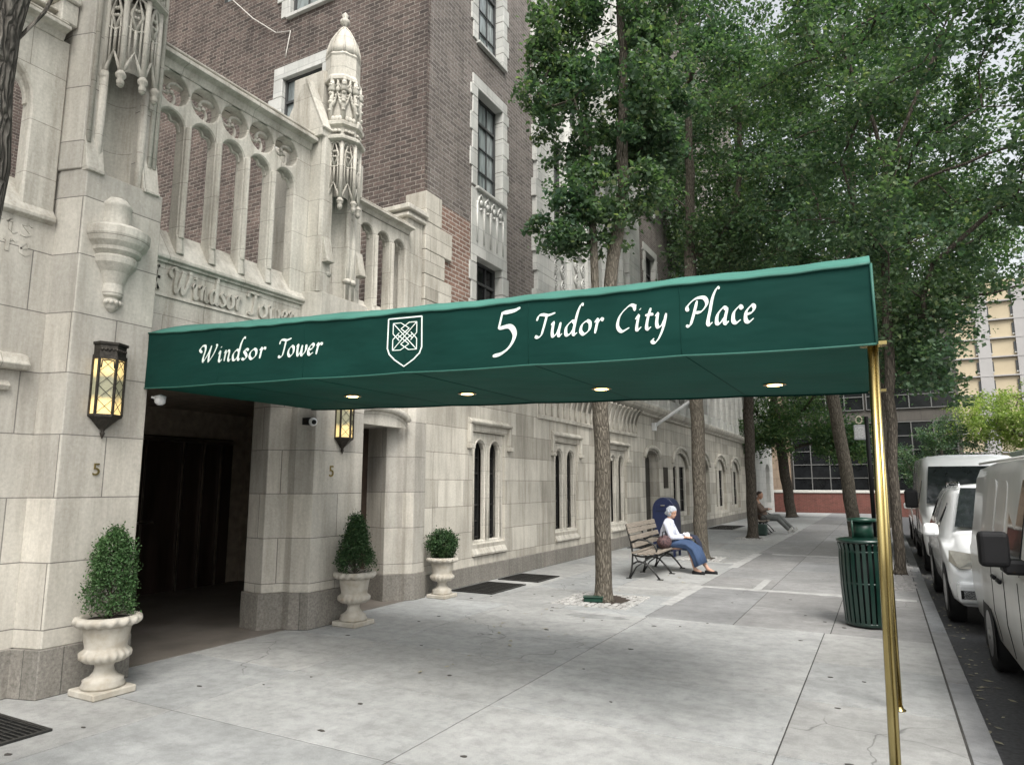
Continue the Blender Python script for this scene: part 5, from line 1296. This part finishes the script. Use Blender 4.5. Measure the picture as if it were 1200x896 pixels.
for s_ in (-1, 1):
    ax = .47 + .20*(s_ > 0); c = MB(); capsule(c, (ax - .03, .09*s_ - .02, .035), (ax + .15, .09*s_ - .02, .03), .038, .034); c.box(ax - .06, ax + .18, .09*s_ - .052, .09*s_ + .012, .0, .02); c.build('shoe', 'black', Wm, remesh=.008)
t = empty('handbag', (-3.60, 12.58, .45), 0, 'dark patterned fabric handbag on the bench beside the woman', 'bag')
c = MB(); c.ball((0, 0, .12), .16, 16, (.8, 1.25, .78)); m_ = plain('floral_fabric', (.018, .010, .013), .8, scale=30, col2=(.13, .07, .07)); c.build('pouch', m_, t, remesh=.012)
c = MB(); c.tube([(0, -.14, .20), (0, -.10, .30), (0, .10, .30), (0, .14, .20)], .010, 6); c.build('strap', 'black', t)
t = empty('knitting', (-3.30, 12.96, .655), 0, 'small white bundle held in the seated woman\'s hands', 'bundle'); c = MB()
for k in range(9): c.ball((random.uniform(-.03, .05), random.uniform(-.05, .06), random.uniform(.0, .06)), .035, 8)
c.build('bundle', plain('white_wool', (.68, .68, .72), .9), t, remesh=.01)
t = empty('jacket', (-3.33, 13.16, .62), 0, 'dark navy garment folded over the seated woman\'s lap', 'jacket'); c = MB()
c.loft([[(x, .02 + w_*math.cos(a), z + .035*math.sin(a)) for a in [2*PI*k/14 for k in range(14)]] for x, z, w_ in ((-.05, .0, .10), (.06, .03, .15), (.16, .01, .15), (.23, -.10, .14), (.27, -.22, .10))])
c.build('folded_cloth', plain('dark_navy_cloth', (.015, .02, .04), .9), t)
# reclining man
Mn = empty('person', (-3.62, 24.6, 0), 0, 'man in brown jacket reclining on the farther bench with legs stretched out', 'person')
bd = MB(); capsule(bd, (-.02, 0, .52), (-.12, 0, .76), .15, .15); capsule(bd, (-.12, 0, .76), (-.20, 0, .98), .15, .13); capsule(bd, (-.21, -.17, 1.02), (-.21, .17, 1.02), .06, .06); capsule(bd, (-.2, 0, 1.06), (-.14, 0, 1.17), .06, .052)
HC = (-.08, 0, 1.25); HD = (.95, -.1, -.30); head(bd, HC, HD, 1.03)
for s_ in (-1, 1):
    sh_ = (-.20, .2*s_, 1.0); el = (-.04, .27*s_, .76); wr = (.17, .08*s_, .80); capsule(bd, sh_, el, .055, .045); capsule(bd, el, wr, .043, .03); hand(bd, wr, (.75, -.6*s_, .15), (0, 0, 1), s_)
    hip = (-.0, .1*s_, .52); kn = (.46, .13*s_, .50 + .06*(s_ > 0)); an = (.84 + .06*s_, .10*s_, .13); capsule(bd, hip, kn, .09, .065); capsule(bd, kn, an, .062, .042); capsule(bd, an, (an[0] + .10, an[1], .16), .04, .03)
bd.build('body', skin2, Mn, remesh=.010, smooth_it=2); eyes(Mn, HC, HD, 1.03)
c = MB(); capsule(c, (-.03, 0, .56), (-.13, 0, .80), .18, .18); capsule(c, (-.13, 0, .80), (-.2, 0, .99), .175, .12); capsule(c, (-.21, -.17, 1.01), (-.21, .17, 1.01), .08, .08)
for s_ in (-1, 1): capsule(c, (-.20, .2*s_, 1.0), (-.04, .27*s_, .76), .077, .07); capsule(c, (-.04, .27*s_, .76), (.13, .10*s_, .795), .066, .05)
c.build('jacket', plain('brown_jacket', (.10, .07, .052), .85, var=.2), Mn, remesh=.013, smooth_it=2)
c = MB()
for s_ in (-1, 1):
    kn = (.46, .13*s_, .50 + .06*(s_ > 0)); an = (.82 + .06*s_, .10*s_, .17); capsule(c, (0, .09*s_, .52), kn, .115, .085); capsule(c, kn, an, .082, .062)
c.build('trousers', plain('grey_trousers', (.10, .105, .10), .85, var=.2), Mn, remesh=.013, smooth_it=2)
for s_ in (-1, 1):
    c = MB(); ax = .84 + .06*s_; capsule(c, (ax, .10*s_, .10), (ax + .10, .10*s_, .20), .045, .038); capsule(c, (ax, .10*s_, .075), (ax + .12, .10*s_, .17), .04, .03); c.build('shoe', plain('pale_shoe', (.4, .4, .38), .7), Mn, remesh=.01)
c = MB()
for k in range(40):
    a = random.uniform(0, 2*PI); b = random.uniform(-.1, 1.4); q = Vector((math.cos(a)*math.cos(b)*.9, math.sin(a)*math.cos(b)*.82, math.sin(b)))*.098
    if q.x > .05 and q.z < .06: continue
    c.ball(Vector(HC) + q + Vector((-.012, 0, .024)), .03, 8)
c.build('hair', plain('dark_hair', (.03, .02, .015), .8), Mn, remesh=.01)
t = empty('backpack', (-3.55, 23.5, 0), 0, 'dark green bag standing under the farther bench beside the third tree', 'bag'); c = MB(); c.box(-.16, .18, -.18, .18, .0, .36); c.build('main_pouch', plain('dark_green_nylon', (.012, .03, .022), .7), t, bev=.06, seg=3); c = MB(); c.tube([(-.05, 0, .35), (-.02, 0, .42), (.05, 0, .42), (.08, 0, .35)], .012, 6); c.build('handle', 'black', t)

# ------------------------------------------------------------------ vehicles
def vehicle(name, loc, label, cat, st, paint, half, front=-1):
    """st: stations along y (front first): (y, z_bottom, z_belt, z_top, w_bottom, w_belt, w_top)"""
    t = empty(name, loc, 0, label, cat, 'vehicles parked along the kerb'); t.location.z = -.13
    rings = []
    for (y, zb_, zm, zt_, wb, wm, wt) in st:
        r = min(.10, (zt_ - zm)*.45 + .02)
        P_ = [(wb*.90, zb_), (wb, zb_ + .08), (wm, zb_ + (zm - zb_)*.45), (wm, zm - .03), (wm - .015, zm + .01), (wt + (wm-wt)*.25, zt_ - r*1.5 if zt_ - r*1.5 > zm + .02 else zm + .02), (wt, zt_ - r*.5), (wt - r*.9, zt_ - r*.08), (wt*.5, zt_ + .02)]
        ring = [(x, y, z) for x, z in P_] + [(-x, y, z) for x, z in P_[::-1]]
        rings.append(ring)
    m = MB(); m.loft(rings); o = m.build('body', paint, t)
    return t, rings
def patch(t, rings, j0, j1, side, st_i, name, mat, off=.006, zr=(0, 1), uy=(0, 1), round_=.0):
    """panel following the loft between stations st_i..st_i+1.. on ring edge j0..j1, proud by off"""
    i0, i1 = st_i; A_, B2 = rings[i0], rings[i1]; n = len(A_)
    idx = (lambda j: j) if side > 0 else (lambda j: n - 1 - j)
    p00, p01 = Vector(A_[idx(j0)]), Vector(A_[idx(j1)]); p10, p11 = Vector(B2[idx(j0)]), Vector(B2[idx(j1)])
    f = lambda u, v: p00.lerp(p10, u).lerp(p01.lerp(p11, u), v)
    nrm = (p10 - p00).cross(p01 - p00).normalized()
    if nrm.x*side < 0: nrm = -nrm
    us = [uy[0] + (uy[1]-uy[0])*k/6 for k in range(7)]; pts = []
    loop = []
    def corner(u, v): return f(u, v)
    K = []
    for k in range(32):
        a = 2*PI*k/32; ca, sa = math.cos(a), math.sin(a); e = .35
        u = .5 + .5*math.copysign(abs(ca)**e, ca); v = .5 + .5*math.copysign(abs(sa)**e, sa)
        K.append(f(uy[0] + (uy[1]-uy[0])*u, zr[0] + (zr[1]-zr[0])*v) + nrm*off)
    m = MB(); K2 = [q - nrm*off*1.6 for q in K]
    m.add(K + K2, [tuple(range(32))] + [(i, (i+1) % 32, 32 + (i+1) % 32, 32 + i) for i in range(32)]); return m.build(name, mat, t)
def wheel(t, x, y, r=.34, w=.2):
    s = 1 if x > 0 else -1
    wt = MB(); n = 28
    for q in ((r - .05, -w/2), ): pass
    rings = []
    for rr, dx in ((r*.62, w/2), (r*.92, w/2), (r, w/2 - .03), (r, -w/2 + .03), (r*.92, -w/2), (r*.62, -w/2)):
        rings.append([(x + dx*s, y + rr*math.cos(a), r + rr*math.sin(a)) for a in [2*PI*k/n for k in range(n)]])
    wt.loft(rings); wo = MB()
    rm = MB()
    rm.loft([[(x + dx*s, y + rr*math.cos(a), r + rr*math.sin(a)) for a in [2*PI*k/n for k in range(n)]] for rr, dx in ((r*.64, w/2 + .002), (r*.58, w/2 - .02), (r*.2, w/2 - .03), (r*.16, w/2 + .01), (.01, w/2 + .012))])
    e = wt.build('wheel', 'tyre', t); rm.build('rim', 'rim', e)
    for k in range(6):
        a = 2*PI*k/6
    return e
def archring(t, x, y, r, side, mat='black'):
    m = MB(); n = 16; P1 = []
    m.add([(x + .004*side, y + (r+.0)*math.cos(PI*k/n), .34 + (r)*math.sin(PI*k/n)) for k in range(n+1)] + [(x + .004*side, y - r, .16), (x + .004*side, y + r, .16)], [tuple(list(range(n+1)) + [n+1, n+2])])
    m.build('wheel_arch', mat, t)
# near cargo van (faces the camera; its nose is outside the frame)
V, rg = vehicle('cargo_van', (1.76, 4.62, 0), 'dusty silver cargo van nearest the camera at the right edge', 'van',
    [(0, .35, .78, .86, .84, .88, .80), (.12, .28, .86, .98, .90, .93, .84), (.75, .26, 1.0, 1.10, .92, .95, .84), (1.55, .26, 1.06, 1.93, .92, .96, .78), (1.9, .26, 1.08, 1.97, .92, .96, .79), (3.6, .26, 1.08, 1.98, .92, .965, .79), (4.75, .27, 1.08, 1.95, .92, .95, .78), (4.95, .32, 1.05, 1.88, .88, .90, .75)], 'car_grey', .95)
for s_ in (-1, 1):
    patch(V, rg, 4, 5, s_, (3, 5), 'side_window', 'car_glass', uy=(.02, .33), zr=(.02, .98))
    patch(V, rg, 4, 5, s_, (3, 5), 'side_panel', 'car_grey', uy=(.40, .66), zr=(.05, .95), off=.012); patch(V, rg, 4, 5, s_, (3, 5), 'side_panel', 'car_grey', uy=(.70, .95), zr=(.05, .95), off=.012)
m = MB(); m.add([(-.72, 1.52, 1.95), (.72, 1.52, 1.95), (.82, .80, 1.20), (-.82, .80, 1.20)], [(0, 1, 2, 3)]); m.build('windscreen', 'car_glass', V)
for y in (1.0, 3.55):
    for s_ in (-1, 1): archring(V, .955*s_, y, .40, s_); wheel(V, .86*s_, y, .33)
for (u0, u1) in ((.012, .016), (.345, .350), (.69, .694)):
    patch(V, rg, 4, 5, -1, (3, 5), 'door_seam', 'black', uy=(u0, u1), zr=(0, 1), off=.003); patch(V, rg, 2, 3, -1, (3, 5), 'door_seam', 'black', uy=(u0, u1), zr=(0, 1), off=.003); patch(V, rg, 1, 2, -1, (3, 5), 'door_seam', 'black', uy=(u0, u1), zr=(.1, 1), off=.003)
for y in (2.32, 2.62): m = MB(); m.box(-.995, -.965, y, y + .14, .93, .965); m.build('door_handle', 'black', V, bev=.008)
m = MB(); m.box(-.93, .93, -.06, .10, .32, .56); m.build('bumper', 'black', V, bev=.04, seg=2)
for s_ in (-1, 1): m = MB(); m.box(.60*s_ - .16, .60*s_ + .16, -.02, .10, .62, .82); m.build('headlight', 'headlight', V, bev=.03)
for s_ in (-1, 1):
    m = MB(); m.box(1.0 if s_ > 0 else -1.19, 1.19 if s_ > 0 else -1.00, 1.40, 1.50, 1.15, 1.40); mo = m.build('wing_mirror', 'black', V, bev=.035, seg=3)
    m = MB(); m.box(-1.05 if s_ < 0 else .93, -.90 if s_ < 0 else 1.05, 1.42, 1.62, 1.10, 1.20); m.build('mirror_arm', 'black', V, bev=.02)
m = MB(); m.tube([(-.775, 1.6, 1.945), (-.775, 4.8, 1.965)], .012, 6); m.tube([(.775, 1.6, 1.945), (.775, 4.8, 1.965)], .012, 6); m.build('roof_gutter', 'car_grey', V)
# white SUV
S, rg = vehicle('white_suv', (1.57, 9.95, 0), 'white sport utility car parked between the silver van and the tall white van', 'car',
    [(0, .42, .62, .74, .74, .80, .70), (.06, .30, .70, .86, .86, .90, .76), (.25, .28, .80, .96, .90, .93, .80), (1.05, .28, .94, 1.09, .90, .94, .80), (1.25, .28, .98, 1.12, .90, .94, .80), (1.95, .28, 1.02, 1.68, .90, .94, .66), (2.4, .28, 1.03, 1.73, .90, .94, .68), (4.1, .28, 1.03, 1.72, .90, .94, .67), (4.55, .32, 1.0, 1.62, .88, .92, .62), (4.65, .40, .95, 1.2, .82, .86, .70)], 'car_white', .94)
m = MB(); m.add([(-.60, 1.86, 1.69), (.60, 1.86, 1.69), (.76, 1.20, 1.17), (-.76, 1.20, 1.17)], [(0, 1, 2, 3)]); m.build('windscreen', 'car_glass', S)
for s_ in (-1, 1):
    patch(S, rg, 4, 5, s_, (5, 7), 'side_window', 'car_glass', uy=(.02, .44), zr=(.05, .9)); patch(S, rg, 4, 5, s_, (5, 7), 'side_window', 'car_glass', uy=(.48, .95), zr=(.05, .9))
    for y in (.85, 3.6): archring(S, .945*s_, y, .40, s_); wheel(S, .85*s_, y, .36)
    m = MB(); m.add([(x*s_, y, z) for x, y, z in ((.46, .045, .73), (.80, .10, .74), (.84, .24, .80), (.80, .28, .92), (.60, .14, .90), (.44, .08, .86))] + [(x*s_, y, z) for x, y, z in ((.46, .0, .73), (.84, .03, .74), (.925, .24, .80), (.91, .30, .93), (.60, .04, .90), (.44, .01, .86))], [(6, 7, 8, 9, 10, 11)] + [(i, (i+1) % 6, 6 + (i+1) % 6, 6 + i) for i in range(6)]); m.build('headlight', 'headlight', S)
    m = MB(); m.box(-1.12 if s_ < 0 else .93, -.93 if s_ < 0 else 1.12, 1.42, 1.58, 1.02, 1.20); m.build('wing_mirror', 'car_white', S, bev=.05, seg=3)
    m = MB(); m.tube([(.60*s_, 2.0, 1.70), (.60*s_, 2.1, 1.76), (.60*s_, 3.9, 1.77), (.60*s_, 4.1, 1.72)], .02, 6); m.build('roof_rail', 'chrome', S)
m = MB(); m.box(-.40, .40, -.02, .06, .70, .92); m.build('grille', 'black', S, bev=.02)
m = MB()
for k in range(4): m.box(-.38, .38, -.035, -.015, .73 + k*.05, .745 + k*.05)
m.build('grille_bars', 'chrome', S)
m = MB(); m.box(-.88, .88, -.10, .16, .34, .60); m.build('bumper', 'car_white', S, bev=.06, seg=3)
m = MB(); m.box(-.60, .60, -.112, -.09, .38, .47); m.box(-.85, -.66, -.10, -.07, .40, .50); m.build('bumper_intake', 'black', S)
m = MB(); m.box(-.24, .24, -.125, -.11, .50, .60); m.build('number_plate', plain('plate', (.6, .6, .55), .5), S)
# tall white van
V2, rg = vehicle('white_van', (1.63, 15.7, 0), 'tall white panel van with black mirrors parked behind the white car', 'van',
    [(0, .40, .80, .95, .84, .90, .80), (.12, .30, .92, 1.08, .94, .97, .86), (.75, .28, 1.10, 1.26, .96, .99, .88), (1.55, .28, 1.28, 2.16, .96, 1.0, .80), (2.1, .28, 1.30, 2.36, .96, 1.0, .82), (5.4, .28, 1.30, 2.40, .96, 1.0, .84), (5.6, .34, 1.28, 2.34, .92, .97, .80)], 'car_white', 1)
m = MB(); m.add([(-.76, 1.42, 2.12), (.76, 1.42, 2.12), (.88, .74, 1.36), (-.88, .74, 1.36)], [(0, 1, 2, 3)]); m.build('windscreen', 'car_glass', V2)
for s_ in (-1, 1):
    patch(V2, rg, 4, 5, s_, (3, 5), 'side_window', 'car_glass', uy=(.02, .27), zr=(.02, .75))
    for y in (.95, 4.3): archring(V2, 1.004*s_, y, .42, s_); wheel(V2, .90*s_, y, .36)
    m = MB(); m.box(-1.25 if s_ < 0 else 1.0, -1.0 if s_ < 0 else 1.25, 1.25, 1.36, 1.25, 1.62); m.build('wing_mirror', 'black', V2, bev=.04, seg=2)
    m = MB(); m.box(.68*s_ - .15, .68*s_ + .15, -.03, .10, .80, 1.05); m.build('headlight', 'headlight', V2, bev=.03)
m = MB(); m.box(-.94, .94, -.08, .12, .36, .66); m.build('bumper', 'black', V2, bev=.05, seg=2)
m = MB(); m.box(-1.01, -.985, 1.75, 5.2, .42, .50); m.box(-1.008, -1.0, 1.72, 1.73, .4, 2.1); m.box(-1.008, -1.0, 2.9, 2.91, .4, 2.2); m.build('side_trim', 'black', V2)
# dark car far along, and a box truck beyond the vans
D = copy_tree(S, (1.62, 22.6, -.13), 0, 'second white car parked farther up the street behind the tall white van')
T = empty('box_truck', (5.4, 24, -.13), 0, 'white box truck whose roof shows over the silver van', 'truck', 'vehicles parked along the kerb')
m = MB(); m.box(-1.15, 1.15, 2.0, 7.5, .9, 2.95); m.build('cargo_box', 'car_white', T, bev=.04)
m = MB(); m.prism([(-1.0, 0), (1.0, 0), (1.0, 1.9), (-1.0, 1.9)], .5, 1.3); m.prism([(-1.0, .1), (1.0, .1), (1.0, 1.9), (-1.0, 1.9)], 1.3, 2.3, [(-.9, .6), (.9, .6), (.9, 1.9), (-.9, 1.9)]); m.build('cab', 'car_white', T, bev=.06)
m = MB(); m.add([(-.92, .14, 1.4), (.92, .14, 1.4), (.85, .55, 2.2), (-.85, .55, 2.2)], [(0, 1, 2, 3)]); m.build('windscreen', 'car_glass', T)
m = MB(); m.box(-.9, .9, 3.0, 5.0, 2.96, 3.12); m.build('roof_vent', 'car_grey', T)
for y in (.9, 6.2):
    for s_ in (-1, 1): wheel(T, 1.0*s_, y, .42)

# ------------------------------------------------------------------ far end of the street
t = empty('brick_wall', (0, 44.2, 0), 0, 'low red brick wall with pale coping closing the end of the pavement', 'wall')
m = MB(); m.box(-6.5, 14, 0, .35, -.2, 1.14); m.build('wall', 'brick_wall', t); m = MB(); m.box(-6.6, 14, -.06, .41, 1.14, 1.30); m.build('coping', 'cap', t, bev=.02)
def facade(name, x0, x1, y, h, label, mat, bw, bh, ww, wh, winmat, cat='building', balcony=False, z0=0, depth=14):
    t = empty(name, ((x0+x1)/2, y, 0), 0, label, cat); I = Matrix.Translation((-(x0+x1)/2, -y, 0))
    m = MB(); m.box(x0, x1, y, y + depth, z0, h); o = m.build('wall', mat, t); o.matrix_parent_inverse = I
    m = MB(); m.box(x0 - .1, x1 + .1, y - .15, y + depth + .1, h, h + .5); o = m.build('roof', mat, t); o.matrix_parent_inverse = I
    k = 0; z = z0 + 1.2
    wins = []
    while z + wh < h:
        x = x0 + (bw - ww)/2
        while x + ww < x1: wins.append((x, z)); x += bw
        z += bh
    return t, I, wins
# building with big steel-framed windows right behind the wall
t, I, ws = facade('office_building', -8, 5.2, 58, 13, 'dark building with large steel-framed windows behind the red brick wall', 'dim_stone', 1, 1, 1, 1, 'glass_dark')
m = MB(); m.box(-8, -6.3, 57.7, 58, 0, 13); o = m.build('stone_pier', 'tan_stone', t); o.matrix_parent_inverse = I
for (a, b) in ((-6.1, -.9), (-.7, 4.9)):
    for (z0, z1) in ((1.1, 6.2), (7.2, 12.2)):
        f = MB(); n = 4
        for i in range(n+1): f.bar((a + (b-a)*i/n, 57.9, z0), (a + (b-a)*i/n, 57.9, z1), .07)
        for j in range(6): f.bar((a, 57.9, z0 + (z1-z0)*j/5), (b, 57.9, z0 + (z1-z0)*j/5), .06)
        o = f.build('window', plain('pale_frame', (.13, .13, .125), .5), t); o.matrix_parent_inverse = I
        g_ = MB(); g_.box(a, b, 57.94, 57.98, z0, z1); g_.build('pane', 'glass_dark', o)
# tall sunlit apartment tower at right
yel = plain('buff_brick', (.46, .39, .27), .85, var=.08, scale=.3, world=True); gry = plain('grey_concrete', (.36, .35, .34), .85, var=.08, scale=.3, world=True)
t, I, ws = facade('apartment_tower', 3, 44, 128, 33, 'buff and grey balconied apartment tower far away beyond the pale tree', yel, 5.0, 2.95, 2.4, 1.8, 'glass')
m = MB()
x = 4.6
while x < 42: m.box(x, x + 1.7, 127.6, 128, 0, 33); x += 5.0
o = m.build('concrete_bay', gry, t); o.matrix_parent_inverse = I
k = 0
for (x, z) in ws:
    if z < 1 or x > 40: continue
    k += 1
    if k > 98: break
    m = MB(); m.box(x, x + 2.2, 127.86, 127.98, z, z + 1.7); o = m.build('window', 'glass', t); o.matrix_parent_inverse = I
    m2 = MB(); m2.bar((x + 1.1, 127.8, z), (x + 1.1, 127.8, z + 1.7), .12); m2.bar((x, 127.8, z), (x + 2.2, 127.8, z), .16); m2.build('frame', 'cap', o)
if k > 98 or True:
    m = MB()
    for (x, z) in ws[98:]: m.box(x, x + 2.2, 127.86, 127.98, z, z + 1.7)
    o = m.build('window_rows', 'glass', t); o.matrix_parent_inverse = I; o['kind'] = 'stuff'
m = MB()
for z in range(11): m.box(3, 44, 127.55, 127.99, z*2.95 + .55, z*2.95 + .75)
o = m.build('floor_band', gry, t); o.matrix_parent_inverse = I
t, I, ws = facade('grey_tower', 46, 78, 150, 118, 'hazy grey tower behind the treetops at the top right corner', gry, 4, 3.2, 2.6, 1.8, 'glass')
m = MB()
for z in range(34): m.box(46.2, 77.8, 149.7, 149.95, 2 + z*3.3, 3.9 + z*3.3)
o = m.build('window_band', 'glass', t); o.matrix_parent_inverse = I
t, I, ws = facade('brick_block', -30, 4, 84, 26, 'distant brown brick block seen through the street trees', 'brick_street', 3, 3.1, 1.4, 1.7, 'glass')
m = MB()
for (x, z) in ws:
    m.box(x, x + 1.4, 83.9, 83.97, z, z + 1.7)
o = m.build('window_rows', 'glass_dark', t); o.matrix_parent_inverse = I; o['kind'] = 'stuff'

# ------------------------------------------------------------------ light, sky, camera
w = bpy.data.worlds.new('World'); scene.world = w; w.use_nodes = True; nt = w.node_tree
bg = nt.nodes['Background']; sky = nt.nodes.new('ShaderNodeTexSky'); sky.sky_type = 'NISHITA'; sky.sun_disc = False
SE, SR = R(52), R(140)
sky.sun_elevation = SE; sky.sun_rotation = SR; sky.air_density = 1.6; sky.dust_density = 5.0; sky.ozone_density = 1.0
hs = nt.nodes.new('ShaderNodeHueSaturation'); hs.inputs['Saturation'].default_value = .20
nt.links.new(sky.outputs[0], hs.inputs['Color']); nt.links.new(hs.outputs[0], bg.inputs[0]); bg.inputs[1].default_value = .15
ld = bpy.data.lights.new('sun', 'SUN'); ld.energy = 1.4; ld.angle = R(24); ld.color = (1, .96, .90)
lo = bpy.data.objects.new('sun', ld); COL.objects.link(lo)
dirv = Vector((math.sin(SR)*math.cos(SE), math.cos(SR)*math.cos(SE), math.sin(SE)))
lo.rotation_euler = dirv.to_track_quat('Z', 'Y').to_euler()
cam = bpy.data.cameras.new('camera'); co = bpy.data.objects.new('camera', cam); COL.objects.link(co)
cam.sensor_width = 36; cam.lens = 24.0; cam.clip_end = 2000; cam.clip_start = .05
co.location = (0, 0, 1.6); co.rotation_euler = (R(90 + 8.53), 0, R(28.27)); scene.camera = co
vs = scene.view_settings; vs.view_transform = 'Standard'; vs.look = 'None'; vs.gamma = 1; vs.exposure = .85
try: vs.use_curve_mapping = False
except Exception: pass
scene.cycles.max_bounces = 5; scene.cycles.diffuse_bounces = 2; scene.cycles.transparent_max_bounces = 4
